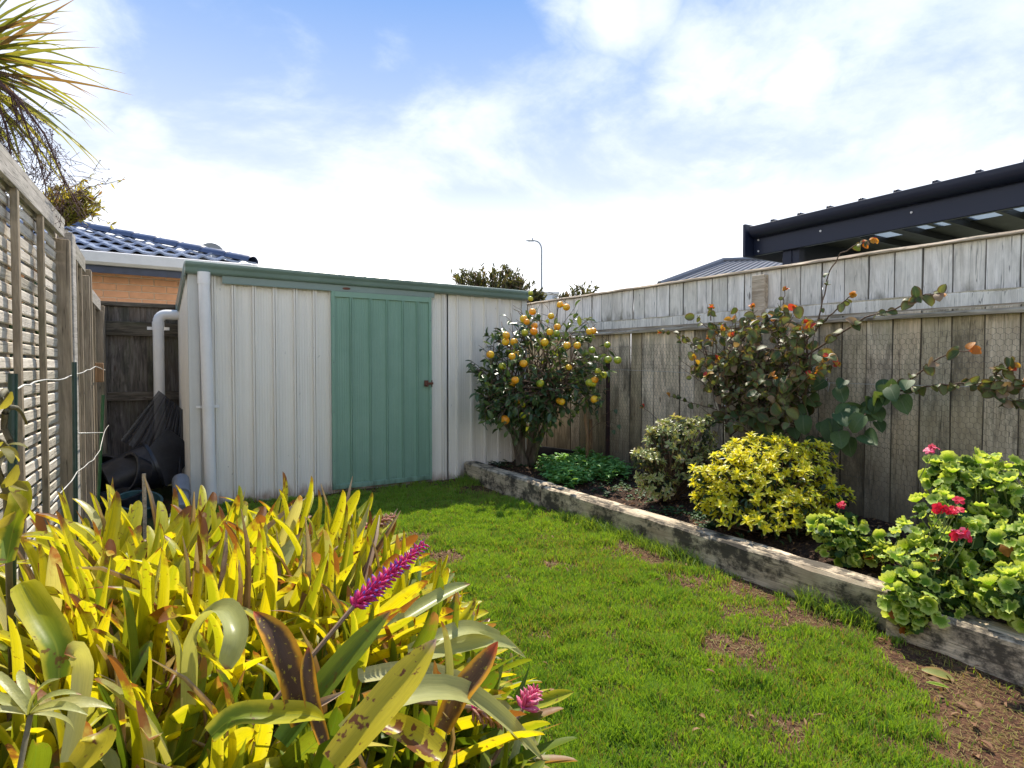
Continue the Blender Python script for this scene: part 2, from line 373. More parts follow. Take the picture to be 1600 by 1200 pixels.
M['grey_pipe'] = plain('grey_pipe', (.20, .215, .24), .4, var=.2, scale=10, bmp=.03)
M['black_plastic'] = plain('black_plastic', (.018, .020, .028), .38, var=.4, scale=9, dirt=(.05, .048, .045), bmp=.06)
M['black_sheet'] = plain('black_corrugated_plastic', (.022, .021, .024), .35, var=.3, scale=5, bmp=.05, alpha=.8)
M['teal'] = plain('teal_plastic', (.04, .10, .10), .45)
M['green_stake'] = plain('green_coated_steel', (.035, .13, .045), .35, scale=20)
M['dark_stake'] = plain('dark_green_steel', (.016, .05, .035), .4, scale=20)
M['rusty'] = plain('rusty_steel', (.045, .022, .022), .7, metal=.2, dirt=(.10, .035, .02))
M['rust'] = plain('rusty_latch', (.16, .06, .035), .75, metal=.2, dirt=(.26, .09, .045))
M['wire'] = plain('galvanised_wire', (.62, .61, .57), .45, metal=.2)
M['net'] = plain('netting_wire', (.17, .15, .12), .6, metal=.3)
M['charcoal'] = plain('charcoal_steel', (.009, .014, .033), .42, spec=.35, var=.08, scale=2, bmp=.02)
M['roof_under'] = plain('dark_roof_sheet', (.014, .016, .024), .5)
M['grey_roof'] = plain('grey_roof_sheet', (.155, .16, .175), .45, var=.1)
M['screw'] = plain('screw_head', (.7, .7, .7), .4)
M['polycarb'] = plain('translucent_roof_sheet', (.40, .43, .46), .3, var=.05, trans=(.6, (.55, .62, .68)))
M['lamp_metal'] = plain('lamp_post_metal', (.36, .38, .40), .5, var=.05)
M['brick'] = plain('buff_brick', (.78, .40, .22), .85, var=.12, scale=9, bmp=.3)
M['mortar'] = plain('mortar', (.78, .60, .42), .95, var=.1, scale=12)
M['tile'] = plain('blue_roof_tile', (.22, .27, .385), .22, var=.25, scale=5, spec=.9, dirt=(.20, .21, .22))
M['ridge'] = plain('blue_ridge_tile', (.06, .085, .16), .4, var=.15, scale=3)
M['gutter_white'] = plain('white_gutter', (.76, .74, .72), .4, var=.05)
M['fascia'] = plain('blue_fascia', (.04, .05, .085), .4)
M['house_white'] = plain('white_render', (.66, .69, .74), .6, var=.05)
M['gutter_green'] = plain('green_gutter', (.175, .25, .215), .33, var=.1, scale=3, bmp=.02)
M['latchgrey'] = plain('grey_green_paint', (.42, .46, .42), .5, var=.08)
def steel(name, col, streak, bot):
    m, nt, out = newmat(name); co, r, ob = coords(nt)
    st = noise(nt, vmth(nt, 'MULTIPLY', co, (1, 1, .04)), 26, 5, .6); bl = noise(nt, co, 2.2, 5, .6); fn = noise(nt, vmth(nt, 'MULTIPLY', co, (1, 1, .3)), 160, 3, .7)
    c = mixc(nt, sstep(nt, st, .32, .7), tuple(x*.92 for x in col), col)
    c = mixc(nt, sstep(nt, bl, .35, .7, 0, .35), c, streak)
    c = mixc(nt, sstep(nt, fn, .45, .8, 0, .25), c, tuple(x*.75 for x in col))
    zz = nd(nt, 'ShaderNodeSeparateXYZ', {0: ob}).outputs['Z']
    w = mth(nt, 'ADD', zz, mth(nt, 'MULTIPLY', mth(nt, 'SUBTRACT', noise(nt, vmth(nt, 'MULTIPLY', co, (1, 1, .25)), 12, 5, .7), .5), .32))
    c = mixc(nt, sstep(nt, w, .11, -.02, 0, .85), c, bot)
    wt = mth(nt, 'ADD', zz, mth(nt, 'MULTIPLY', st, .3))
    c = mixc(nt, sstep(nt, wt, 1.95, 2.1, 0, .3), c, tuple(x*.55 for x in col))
    sc = noise(nt, vmth(nt, 'MULTIPLY', co, (1, 1, .5)), 30, 2, .5)
    c = mixc(nt, sstep(nt, sc, .75, .79, 0, .5), c, (.30, .28, .25))
    p = nd(nt, 'ShaderNodeBsdfPrincipled', {'Base Color': c, 'Roughness': mth(nt, 'ADD', mth(nt, 'MULTIPLY', st, .15), .42), 'Specular IOR Level': .45, 'Normal': bump(nt, bl, .1, .02)})
    nt.links.new(p.outputs[0], out.inputs[0]); return m
M['shed_white'] = steel('cream_steel', (.86, .81, .71), (.78, .71, .60), (.34, .22, .14))
M['shed_green'] = steel('green_steel', (.205, .35, .25), (.29, .43, .33), (.06, .11, .07))
M['shed_trim'] = steel('trim_steel', (.66, .66, .62), (.56, .54, .48), (.36, .29, .2))

# ================================================================ GROUND, LAWN AND BED
SLX, BEDX, FX = 2.72, 2.84, 4.10            # sleeper face, bed edge, fence face
def ground_patch(x, y):
    """bareness of the lawn, 0 lush .. 1 bare"""
    x = np.asarray(x, float); y = np.asarray(y, float)
    b = .46*(vn(x, y, 2.3, 1)*.6+vn(x, y, 5.5, 2)*.4) + .40*vn(x, y, 15, 3) + .26*vn(x, y, 34, 6) - .30
    for px, py, r, w in ((700, 872, .16, .8), (640, 845, .18, .55), (1030, 878, .15, .62), (1080, 912, .14, .5), (1175, 925, .13, .42), (1275, 962, .14, .42), (985, 855, .1, .6), (1135, 1012, .1, .45), (1330, 985, .15, .4),
                         (1180, 965, .12, .3), (1420, 1040, .14, .35), (1530, 1075, .14, .8), (1595, 1130, .17, 1.0), (1480, 1060, .12, .8), (1560, 1180, .14, .9), (740, 765, .2, .6), (770, 790, .1, .3), (1240, 1150, .1, .35), (860, 880, .08, .35), (1170, 1120, .08, .3), (1010, 800, .1, .3), (930, 780, .2, .25)):
        p = at(px, py, z=0); b = b+w*np.exp(-((x-p.x)**2+(y-p.y)**2)/(r*r))
    b = b+.38*np.exp(-((x-SLX)/.10)**2)*(.4+vn(x, y, 3.5, 5)) + .45*np.exp(-((y-5.4)/.13)**2)
    return np.clip(b, 0, 1.2)
def relief(x, y): return .018*(vn(x, y, 3, 8)-.5)+.01*(vn(x, y, 9, 9)-.5)
# one wide sheet to the horizon
MB().add([(-400, -200, -.03), (600, -200, -.03), (600, 900, -.03), (-400, 900, -.03)], [(0, 1, 2, 3)]).build('ground', plain('far_ground', (.10, .11, .06), .9, scale=.3))['kind'] = 'structure'
def soilmat(name, lawn):
    m, nt, out = newmat(name); tc = nd(nt, 'ShaderNodeTexCoord').outputs['Object']
    a = noise(nt, tc, 9, 6, .7); b = noise(nt, tc, 55, 5, .7); s = noise(nt, tc, 120, 3, .6)
    if lawn:
        ca = nd(nt, 'ShaderNodeVertexColor', layer_name='Col'); k = nd(nt, 'ShaderNodeSeparateColor', {0: ca.outputs[0]}).outputs[0]
        soil = mixc(nt, sstep(nt, b, .35, .65), (.05, .025, .015), (.16, .08, .045))
        soil = mixc(nt, sstep(nt, a, .5, .68, 0, .55), soil, (.24, .155, .075))
        grn = mixc(nt, b, (.035, .05, .015), (.09, .11, .03))
        c = mixc(nt, sstep(nt, k, .15, .55), grn, soil)
    else:
        c = mixc(nt, sstep(nt, b, .35, .65), (.022, .014, .010), (.085, .05, .034)); c = mixc(nt, sstep(nt, a, .55, .7, 0, .5), c, (.13, .08, .05))
    c = mixc(nt, sstep(nt, s, .62, .8, 0, .5), c, (.30, .24, .16))
    p = nd(nt, 'ShaderNodeBsdfPrincipled', {'Base Color': c, 'Roughness': .95, 'Specular IOR Level': .15, 'Normal': bump(nt, b, .9, .02)})
    nt.links.new(p.outputs[0], out.inputs[0]); return m
def sheet(name, x0, x1, y0, y1, step, zf, m, colf=None):
    nx, ny = int((x1-x0)/step)+1, int((y1-y0)/step)+1
    X, Y = np.meshgrid(np.linspace(x0, x1, nx), np.linspace(y0, y1, ny)); Z = zf(X, Y)
    V = np.stack([X, Y, Z], -1).reshape(-1, 3); i = np.arange(nx*ny).reshape(ny, nx)
    F = np.stack([i[:-1, :-1], i[:-1, 1:], i[1:, 1:], i[1:, :-1]], -1).reshape(-1, 4)
    col = None
    if colf: k = colf(X, Y).ravel(); col = np.stack([k, k, k, np.ones_like(k)], -1)
    me = bigmesh(name, V, F, None, col); me.materials.append(m); o = link(name, me); o['kind'] = 'structure'; return o
sheet('lawn', -1.2, SLX+.06, -2.5, 6.7, .04, relief, soilmat('lawn_soil', True), ground_patch)
bedz = lambda X, Y: .125+.05*(vn(X, Y, 4, 21)-.5)+.03*(vn(X, Y, 13, 22)-.5)-.02*np.exp(-((X-BEDX)/.12)**2)
sheet('garden_bed', BEDX-.01, 4.5, -1.6, 7.2, .03, bedz, soilmat('bed_soil', False))

def grass_mat():
    m, nt, out = newmat('grass_blade'); ca = nd(nt, 'ShaderNodeVertexColor', layer_name='Col')
    sp = nd(nt, 'ShaderNodeSeparateColor', {0: ca.outputs[0]}); u, g, dr = sp.outputs
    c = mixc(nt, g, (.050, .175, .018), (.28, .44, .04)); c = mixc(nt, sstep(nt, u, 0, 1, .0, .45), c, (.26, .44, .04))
    c = mixc(nt, dr, c, (.30, .20, .085))
    p = nd(nt, 'ShaderNodeBsdfPrincipled', {'Base Color': c, 'Roughness': .45, 'Specular IOR Level': .35})
    t = nd(nt, 'ShaderNodeBsdfTranslucent', {'Color': mixc(nt, 1.0, c, (1.35, 1.25, .5), 'MULTIPLY')})
    nt.links.new(nd(nt, 'ShaderNodeMixShader', {0: .42, 1: p.outputs[0], 2: t.outputs[0]}).outputs[0], out.inputs[0]); return m
M['grass'] = grass_mat()
def blades(X, Y, Z, H, Wd, dry, rs, lean=.55, name='lawn_grass', label=None, parent=None, hue=None):
    n = len(X); a = rs.rand(n)*2*np.pi; la = rs.rand(n)*2*np.pi; ln = lean*(.25+rs.rand(n))
    dx, dy = np.cos(a)*Wd/2, np.sin(a)*Wd/2; lx, ly = np.cos(la)*ln, np.sin(la)*ln
    V = np.zeros((n, 5, 3)); C = np.ones((n, 5, 4))
    for k, (h, w) in enumerate(((0, 1), (0, -1), (.55, .8), (.55, -.8), (1, 0))):
        V[:, k, 0] = X+dx*w+lx*H*h*h; V[:, k, 1] = Y+dy*w+ly*H*h*h; V[:, k, 2] = Z+H*h*(1-.35*ln*h)
        C[:, k, 0] = h
    C[:, :, 1] = (rs.rand(n) if hue is None else hue)[:, None]; C[:, :, 2] = dry[:, None]
    o = (np.arange(n)*5)[:, None]
    F4 = np.array([[0, 1, 3, 2]])+o; F3 = np.array([[2, 3, 4]])+o
    me = bigmesh(name, V.reshape(-1, 3), F4, F3, C.reshape(-1, 4)); me.materials.append(M['grass'])
    ob = link(name, me, None, parent); ob['kind'] = 'stuff'
    if label: tag(ob, label, 'grass')
    return ob
rs = np.random.RandomState(4)
N = 480000
X = rs.uniform(.35, SLX-.0, N); Y = rs.uniform(.35, 5.42, N)
dd = X*FWD.x+Y*FWD.y; lat = (X*RGT.x+Y*RGT.y)/dd
keep = (dd > 1.3) & (lat > -.62) & (lat < 1.02) & (rs.rand(N) < np.clip(1.25-.13*dd, .45, 1))
bare = ground_patch(X, Y)
keep &= rs.rand(N) > np.clip((bare-.17)*1.9, 0, .985)
X, Y, dd, bare = X[keep], Y[keep], dd[keep], bare[keep]
tuft = vn(X, Y, 15, 31)*.7+vn(X, Y, 4.5, 32)*.5
H = (.014+.062*tuft**1.8+.016*rs.rand(len(X))**2)*(1-.45*np.clip(bare, 0, 1))
dry = np.where(rs.rand(len(X)) < .05+.14*vn(X, Y, 7, 61)**3+.5*np.clip(vn(X, Y, 2.6, 71)-.62, 0, 1)+.30*np.clip(bare-.08, 0, 1), rs.uniform(.6, 1, len(X)), rs.uniform(0, .12, len(X)))
Wd = .0028+.0014*rs.rand(len(X))+.0005*dd
hue = np.clip(.15+.75*vn(X, Y, 3.3, 51)*.6+.55*vn(X, Y, 9, 52)+rs.uniform(-.3, .3, len(X)), 0, 1)
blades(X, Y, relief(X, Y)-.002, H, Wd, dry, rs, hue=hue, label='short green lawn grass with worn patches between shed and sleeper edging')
# lying straw and clippings on the worn patches
n = 60000; X = rs.uniform(.6, SLX, n); Y = rs.uniform(.4, 5.3, n); b = ground_patch(X, Y); k = rs.rand(n) < np.clip((b-.3)*1.3, .01, .9)
X, Y = X[k], Y[k]; a = rs.rand(len(X))*np.pi; L = rs.uniform(.008, .032, len(X)); w = .0009
V = np.zeros((len(X), 4, 3)); z0 = relief(X, Y)+.003+rs.rand(len(X))*.004
for i, (s, q) in enumerate(((-.5, -1), (-.5, 1), (.5, 1), (.5, -1))):
    V[:, i, 0] = X+np.cos(a)*L*s-np.sin(a)*w*q; V[:, i, 1] = Y+np.sin(a)*L*s+np.cos(a)*w*q; V[:, i, 2] = z0+s*.002
C = np.ones((len(X), 4, 4)); C[:, :, 1] = rs.rand(len(X))[:, None]; C[:, :, 0] = .3; C[:, :, 2] = rs.uniform(.55, 1, len(X))[:, None]
me = bigmesh('straw', V.reshape(-1, 3), np.arange(len(X)*4).reshape(-1, 4), None, C.reshape(-1, 4)); me.materials.append(M['grass'])
tag(link('straw', me), 'dry straw clippings scattered over the bare lawn patches', 'straw', kind='stuff')
# longer tufts against the sleeper
n = 5200; Y = rs.uniform(.9, 5.3, n); X = SLX-.01-np.abs(rs.normal(0, .055, n)); q = vn(X, Y, 2.2, 41); k = q > .50
X, Y = X[k], Y[k]; blades(X, Y, np.zeros(len(X)), rs.uniform(.05, .12, len(X))*(.6+vn(X, Y, 5, 42)*.7), np.full(len(X), .0038), rs.uniform(0, .35, len(X)), rs, .9, 'grass_tufts', 'long unmown grass tufts along the foot of the sleepers')

# mulch, bark and dead leaves in the bed
dead = leafmat('dead_leaf', (.20, .10, .05), (.33, .20, .10), trans=.1, rough=.8)
chip = [leaf_shape(1, .45, 3, bend=.8, fold=.3), leaf_shape(1, .22, 2, bend=.3, fold=.1)]
pl = []
for i in range(5200):
    x, y = rnd.uniform(BEDX+.02, FX-.02), rnd.uniform(-.2, 6.2); s = rnd.uniform(.012, .04)
    pl.append((Vector((x, y, float(bedz(x, y))+.006)), Vector((rnd.uniform(-1, 1), rnd.uniform(-1, 1), rnd.uniform(-.2, .35))), Vector((rnd.uniform(-.5, .5), rnd.uniform(-.5, .5), 1)), s, rnd.choice((0, 1, 1)), rnd.random()))
o = mass(None, pl, chip, dead, 'mulch'); tag(o, 'brown bark mulch and leaf litter covering the raised bed', 'mulch')
pl = []
for i in range(900):
    x, y = rnd.uniform(.8, SLX-.02), rnd.uniform(.5, 5.3)
    if rnd.random() > float(ground_patch(x, y))*1.1-.1: continue
    pl.append((Vector((x, y, .012)), Vector((rnd.uniform(-1, 1), rnd.uniform(-1, 1), rnd.uniform(0, .4))), Vector((rnd.uniform(-.5, .5), rnd.uniform(-.5, .5), 1)), rnd.uniform(.015, .05), rnd.choice((0, 0, 1)), rnd.random()))
o = mass(None, pl, chip, dead, 'leaf_litter'); tag(o, 'curled brown dead leaves lying on the lawn beside the sleepers', 'leaf litter')

# ================================================================ SLEEPER EDGING
def rough_bar(x0, x1, y0, y1, z0, z1, seed, amp=.0035):
    r = random.Random(seed); mb = MB(); n = max(3, int((y1-y0)/.12)); ch = .012; prof = []
    for i in range(n+1):
        y = y0+(y1-y0)*i/n; a = lambda: r.uniform(-amp, amp); e = ch*r.uniform(.5, 1.6)
        prof.append([(x0+a(), y, z0), (x1, y, z0), (x1+a(), y, z1-e), (x1-e, y, z1+a()), (x0+e, y, z1+a()), (x0+a(), y, z1-e)])
    vs = [p for q in prof for p in q]; fs = []
    for i in range(n):
        for k in range(6):
            k2 = (k+1) % 6; fs.append((i*6+k, i*6+k2, (i+1)*6+k2, (i+1)*6+k))
    fs += [tuple(range(6)), tuple(n*6+k for k in range(6))]
    mb.add(vs, fs); return mb
edging = thing('sleeper_edging', 'long weathered timber sleeper edging holding the raised bed beside the lawn', 'edging', (SLX, 3, 0))
pA = at(708, 752, z=0); ys = [pA.y, 3.95, 1.27, -1.5]
for i in range(3):
    y1, y0 = ys[i]-.004, ys[i+1]+.004; dx = (0, .012, -.03)[i]
    hz = (.188, .178, .155)[i]
    rough_bar(SLX-SLX+dx-.02, dx+.022, y0-3, y1-3, -.05, hz, i).build('sleeper', M['sleeper'], edging, smooth=True, sharp=.5)
    rough_bar(dx+.026, dx+.135, y0-3, y1-3, -.05, hz-.006+(.0 if i < 2 else .004), i+9).build('sleeper', M['sleeper'], edging, smooth=True, sharp=.5)
MB().box(.02, BEDX-SLX, pA.y-3-.003, pA.y-3+.045, -.05, .18).build('end_board', M['sleeper'], edging)

# ================================================================ RIGHT FENCE
def plank_mesh(w, t, h, seed, n=6, axis='Z'):
    r = random.Random(seed); mb = MB(); vs = []; fs = []; b = r.uniform(-.004, .004); tw = r.uniform(-.004, .004)
    for i in range(n+1):
        u = i/n; o = b*math.sin(u*math.pi); e = r.uniform(-.0012, .0012)
        q = [(-w/2+e, o-tw*u), (w/2+e, o+tw*u), (w/2+e, o+tw*u+t), (-w/2+e, o-tw*u+t)]
        vs += [((x, y, u*h) if axis == 'Z' else (u*h, y, x)) for x, y in q]
    for i in range(n):
        for k in range(4):
            k2 = (k+1) % 4; fs.append((i*4+k, i*4+k2, (i+1)*4+k2, (i+1)*4+k))
    fs += [(3, 2, 1, 0), tuple(n*4+k for k in range(4))]
    return mb.add(vs, fs).mesh('plank', bevel=.0045)
P = .1635
rf = thing('paling_fence', 'tall weathered paling fence with paler boards added above the rail, right side', 'fence', (FX, 3, 0))
low = [plank_mesh(P+.001, .019, 1.42, i) for i in range(5)]; upp = [plank_mesh(P+.001, .016, .36, i+50, 4) for i in range(4)]
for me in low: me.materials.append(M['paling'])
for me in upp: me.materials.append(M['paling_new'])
top_z = lambda y: 1.90+.0135*(y-1.2)
k = 0; y = -1.31+.058
while y < 7.4:
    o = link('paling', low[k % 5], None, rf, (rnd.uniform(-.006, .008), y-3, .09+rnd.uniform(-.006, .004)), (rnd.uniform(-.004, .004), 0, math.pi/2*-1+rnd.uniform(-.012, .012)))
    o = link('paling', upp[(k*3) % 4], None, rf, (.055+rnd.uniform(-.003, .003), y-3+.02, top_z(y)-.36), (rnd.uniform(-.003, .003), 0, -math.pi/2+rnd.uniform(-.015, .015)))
    k += 1; y += P
def rail(x0, x1, z0, z1, name, m, dz=.0135, y0=-1.4, y1=7.4, seed=0):
    mb = rough_bar(x0, x1, y0-3, y1-3, z0, z1, seed, .002)
    mb.v = [(a, b, c+dz*(b+1.8)) for a, b, c in mb.v]; return mb.build(name, m, rf, smooth=True, sharp=.5)
rail(.022, .062, 1.49, 1.575, 'rail', M['rail'], seed=3)
rail(.018, .03, 1.515, 1.60, 'rail_board', M['paling_new'], seed=4)
rail(-.045, .03, 1.455, 1.485, 'ledge', M['rail'], seed=5)
rail(.02, .12, 1.902, 1.922, 'cap_rail', M['cap'], seed=6)
rail(.028, .07, .35, .43, 'rail', M['rail'], seed=7)
rail(.078, .12, 1.60, 1.68, 'rail', M['rail'], seed=8)
p = at(1183, 500, x=FX)
MB().box(.0, .052, p.y-3-.06, p.y-3+.055, 1.50, top_z(p.y)-.035).build('post', M['cap'], rf, bevel=.004)
for yy in (-.6, 4.3, 6.4): MB().box(.08, .18, yy-3, yy-3+.1, 0, 1.88).build('post', M['rail'], rf, bevel=.004)

# wire netting pinned over the lower palings
net = thing('wire_netting', 'rusty hexagonal chicken wire stretched over the lower fence palings', 'netting', (FX-.016, 3, .75))
mb = MB(); s = .0215; hw = s*math.sqrt(3); r9 = random.Random(5)
V = []; F = []; idx = {}
def netv(y, z):
    key = (round(y, 3), round(z, 3))
    if key not in idx: idx[key] = Vector((r9.uniform(-.004, .002), y+r9.uniform(-.002, .002)+.004*math.sin(z*9+y*4), z+r9.uniform(-.002, .002)+.005*math.sin(y*7)))
    return idx[key]
edges = set(); E = []
ny = int(4.9/hw); nz = int(1.26/(s*1.5))
for j in range(nz):
    for i in range(ny):
        cy = (i+.5*(j % 2))*hw-2.6; cz = j*1.5*s-.62
        pts = [(cy+s*math.sin(math.radians(60*q))*1.0, cz+s*math.cos(math.radians(60*q))) for q in range(6)]
        for q in range(6):
            a, b = pts[q], pts[(q+1) % 6]; ka = tuple(round(t, 3) for t in a); kb = tuple(round(t, 3) for t in b)
            e = (min(ka, kb), max(ka, kb))
            if e in edges: continue
            edges.add(e); E.append((netv(*a), netv(*b), q in (2, 5) or abs(a[0]-b[0]) < .003))
for a, b, dbl in E:
    t = (b-a).normalized(); r = .0011 if dbl else .0008
    u = Vector((1, 0, 0)); v = t.cross(u).normalized()
    o3 = [u*r, (-u*.5+v*.87)*r, (-u*.5-v*.87)*r]
    mb.add([a+q for q in o3]+[b+q for q in o3], [(0, 1, 4, 3), (1, 2, 5, 4), (2, 0, 3, 5)])
me = bpy.data.meshes.new('mesh_panel'); me.from_pydata([tuple(v) for v in mb.v], [], mb.f); me.update()
link('mesh_panel', me, M['net'], net)
def wirething(name, label, cat, pts, r, m, n=5):
    c = Vector(pts[0]); mb = MB(); mb.tube([Vector(p)-c for p in pts], r, n); o = mb.build(name, m, None, c, smooth=True); return tag(o, label, cat)
pts = [at(px, py, x=FX-.03) for px, py in ((952, 577), (1050, 581), (1200, 592), (1290, 598), (1350, 600), (1450, 603), (1600, 606))]
pts.append(pts[-1]+Vector((0, -1.5, 0)))
wirething('training_wire', 'thin silver training wire strung across the front of the right fence', 'wire', pts, .0016, M['wire'])
wirething('wire_offcut', 'short looped offcut of string hanging from the training wire beside the climber', 'string', [at(1292, 590, x=FX-.04), at(1289, 603, x=FX-.04), at(1294, 612, x=FX-.05), at(1296, 598, x=FX-.05)], .002, M['wire'])
# post and stakes by the orange tree
p0, p1 = at(950, 720, x=3.98), at(947, 555, x=3.98)
mb = MB(); mb.box(-.02, .02, -.004, .004, -.15, p1.z-.1).box(-.004, .004, .004, .035, -.15, p1.z-.1)
tag(mb.build('steel_post', M['rusty'], None, (p0.x, p0.y, .1)), 'dark rusty steel post standing before the fence beside the orange tree', 'post')
q = at(923, 712, x=3.85)
tag(MB().box(-.017, .017, -.01, .01, -.05, at(925, 655, x=3.85).z-.12).build('garden_stake', M['stake'], None, (q.x, q.y, .12), bevel=.002), 'short orange-brown wooden stake between the mint and the citrus stem', 'stake')
tag(MB().box(-.35, .6, -.012, .012, -.1, .13).build('dark_board', M['black_plastic'], None, (3.78, 5.62, .12), bevel=.003), 'dark board lying on edge behind the orange tree trunk', 'board').rotation_euler = (0, 0, -1.35)

# ================================================================ GARDEN SHED
SY, SX0, SX1, SD = 5.42, .262, 3.50, 1.25     # front plane, left, right, depth of the walls
shed = thing('garden_shed', 'cream steel garden shed with green sliding door and green gutter', 'shed', (SX0, SY, 0))
HT = 1.93
def ribbed(x0, x1, ribs, z0, z1, h=.028, w=.018, flutes=True):
    """steel sheet in the XZ plane facing -Y with raised ribs"""
    pts = [(x0, 0)]
    allr = sorted([(r, 1) for r in ribs if x0+.01 < r < x1-.01])
    xs = [x0]+[r for r, _ in allr]+[x1]
    for i in range(len(xs)-1):
        a, b = xs[i], xs[i+1]
        if flutes:
            nfl = max(1, int((b-a-.05)/.022))
            for q in range(nfl):
                c = a+.028+(b-a-.056)*(q+.5)/nfl
                pts += [(c-.006, 0), (c-.003, -.0016), (c+.003, -.0016), (c+.006, 0)]
        if i < len(xs)-2:
            pts += [(b-w-.004, 0), (b-w+.003, -h), (b-.003, -h), (b-.001, -h*.45), (b+.001, -h*.45), (b+.003, -h), (b+w-.003, -h), (b+w+.004, 0)]
    pts.append((x1, 0)); pts = [p for i, p in enumerate(pts) if i == 0 or p[0] > pts[i-1][0]+1e-5]
    n = len(pts); V = [(x, y, z0) for x, y in pts]+[(x, y, z1) for x, y in pts]
    return V, [(i, i+1, n+i+1, n+i) for i in range(n-1)]
wx = lambda px, y=SY: at(px, 575, y=y).x-SX0
door0, door1 = wx(518, SY-.045), wx(674, SY-.045)
ribL = [wx(p) for p in (335, 366, 398, 430, 462, 492, 518)]; ribR = [wx(p) for p in (692, 715, 737, 758, 779, 799)]
rp = (ribL[4]-ribL[0])/4
seam = ribL[4]-.0
for a, b, dz in ((.03, seam+.02, 0), (seam, door0+.15, .0), (door0+.10, door1+.02, 0), (door1-.05, ribR[0]+.06, 0), (ribR[0]+.045, SX1-SX0-.02, 0)):
    mb = MB(); mb.add(*ribbed(a, b, ribL+ribR, .0, HT)); 
    o = mb.build('wall_sheet', M['shed_white'], shed, (0, .0016*(mb.v[0][0] > seam-.01)+0, 0)); 
ts = lambda p: (p[0], p[1], p[2])
# left side wall, slightly out of square, roof falling towards the back
mb = MB(); V, F = ribbed(.0, SD, [.1+i*.166 for i in range(7)], 0, HT, flutes=True)
V = [(v[1]*1.0-.0-.03*v[0]/SD, v[0], v[2]-(.24*v[0]/SD if v[2] > 1 else 0)) for v in V]
mb.add(V, [tuple(reversed(f)) for f in F]); mb.build('side_wall', M['shed_white'], shed)
mb = MB(); V, F = ribbed(.0, SD, [.1+i*.166 for i in range(7)], 0, HT, flutes=False)
mb.add([(SX1-SX0-v[1], v[0], v[2]-(.24*v[0]/SD if v[2] > 1 else 0)) for v in V], F); mb.build('side_wall', M['shed_white'], shed)
MB().box(-.03, SX1-SX0, SD, SD+.006, 0, HT-.25).build('back_wall', M['shed_white'], shed)
MB().box(-.004, .062, -.018, -.014, 0, HT+.0).box(-.018, -.004, -.018, .04, 0, HT).build('corner_trim', M['shed_trim'], shed, bevel=.0012)
MB().box(SX1-SX0-.05, SX1-SX0+.004, -.018, -.014, 0, HT).box(SX1-SX0+.004, SX1-SX0+.016, -.018, .04, 0, HT).build('corner_trim', M['shed_trim'], shed, bevel=.0012)
# roof, falling to the back
rz = lambda y: 1.985-.19*y
V = [(-.03, -.05, rz(-.05)), (SX1-SX0+.03, -.05, rz(-.05)), (SX1-SX0+.03, SD+.08, rz(SD+.08)), (-.05, SD+.08, rz(SD+.08))]
MB().add(V+[(a, b, c-.012) for a, b, c in V], [(0,1,2,3),(7,6,5,4),(0,4,5,1),(1,5,6,2),(2,6,7,3),(3,7,4,0)]).build('roof', M['gutter_green'], shed)
MB().add([(-.045, -.03, 1.99), (-.075, SD+.08, 1.99-.24), (-.075, SD+.08, 1.84-.24), (-.045, -.03, 1.90), (-.03, -.03, 1.99), (-.06, SD+.08, 1.99-.24), (-.06, SD+.08, 1.84-.24), (-.03, -.03, 1.90)],
         [(0,1,2,3),(7,6,5,4),(0,4,5,1),(1,5,6,2),(2,6,7,3),(3,7,4,0)]).build('barge_trim', M['gutter_green'], shed)
# gutter: rolled profile along the front
gz0, gz1 = at(295, 425.5, y=SY-.1).z, at(295, 407, y=SY-.1).z
def gprof(h): return [(0, 0), (-.055, 0), (-.078, .006), (-.088, .02), (-.088, h*.42), (-.094, h*.55), (-.108, h*.66), (-.112, h*.8), (-.112, h*.95), (-.105, h), (-.096, h*.97), (-.096, h*.8), (0, h*.8)]
mb = MB(); L = SX1-SX0
pr = [(-.035, y, gz0+z) for y, z in gprof(gz1-gz0)]; mb.prism(pr, (L+.065, 0, -.02)); mb.build('gutter', M['gutter_green'], shed, smooth=True, sharp=.7)
mb = MB(); pr = [(-.042, y*1.03+.001, gz0-.003+z*1.03) for y, z in gprof(gz1-gz0)]; mb.prism(pr, (.006, 0, 0)); mb.prism([(-.042, .0, gz0-.0), (-.042, .06, gz0-.07), (-.042, .07, gz1-.02), (-.042, 0, gz1)], (.004, 0, 0)); mb.build('gutter_end', M['latchgrey'], shed)
# door track
tx0, tx1 = wx(349, SY-.05), wx(679, SY-.05); tz0, tz1 = at(349, 442, y=SY-.05).z, at(349, 431, y=SY-.05).z
MB().box(tx0, tx1, -.056, -.052, tz0, tz1+.003).box(tx0, tx1, -.052, -.018, tz1-.004, tz1).box(tx0, tx1, -.056, -.044, tz0-.006, tz0).build('door_track', M['gutter_green'], shed, bevel=.001)
rp_ = at(541, 451, y=SY-.05); mb = MB(); mb.tube([(rp_.x-SX0, -.0595, rp_.z), (rp_.x-SX0, -.0565, rp_.z)], .022, 12); mb.v = [(rp_.x-SX0+(v[0]-rp_.x+SX0)*1.7, v[1], rp_.z+(v[2]-rp_.z)*.5) for v in mb.v]; mb.build('rust_stain', M['rust'], shed)  # thin flattened disc added as the rust stain on the track
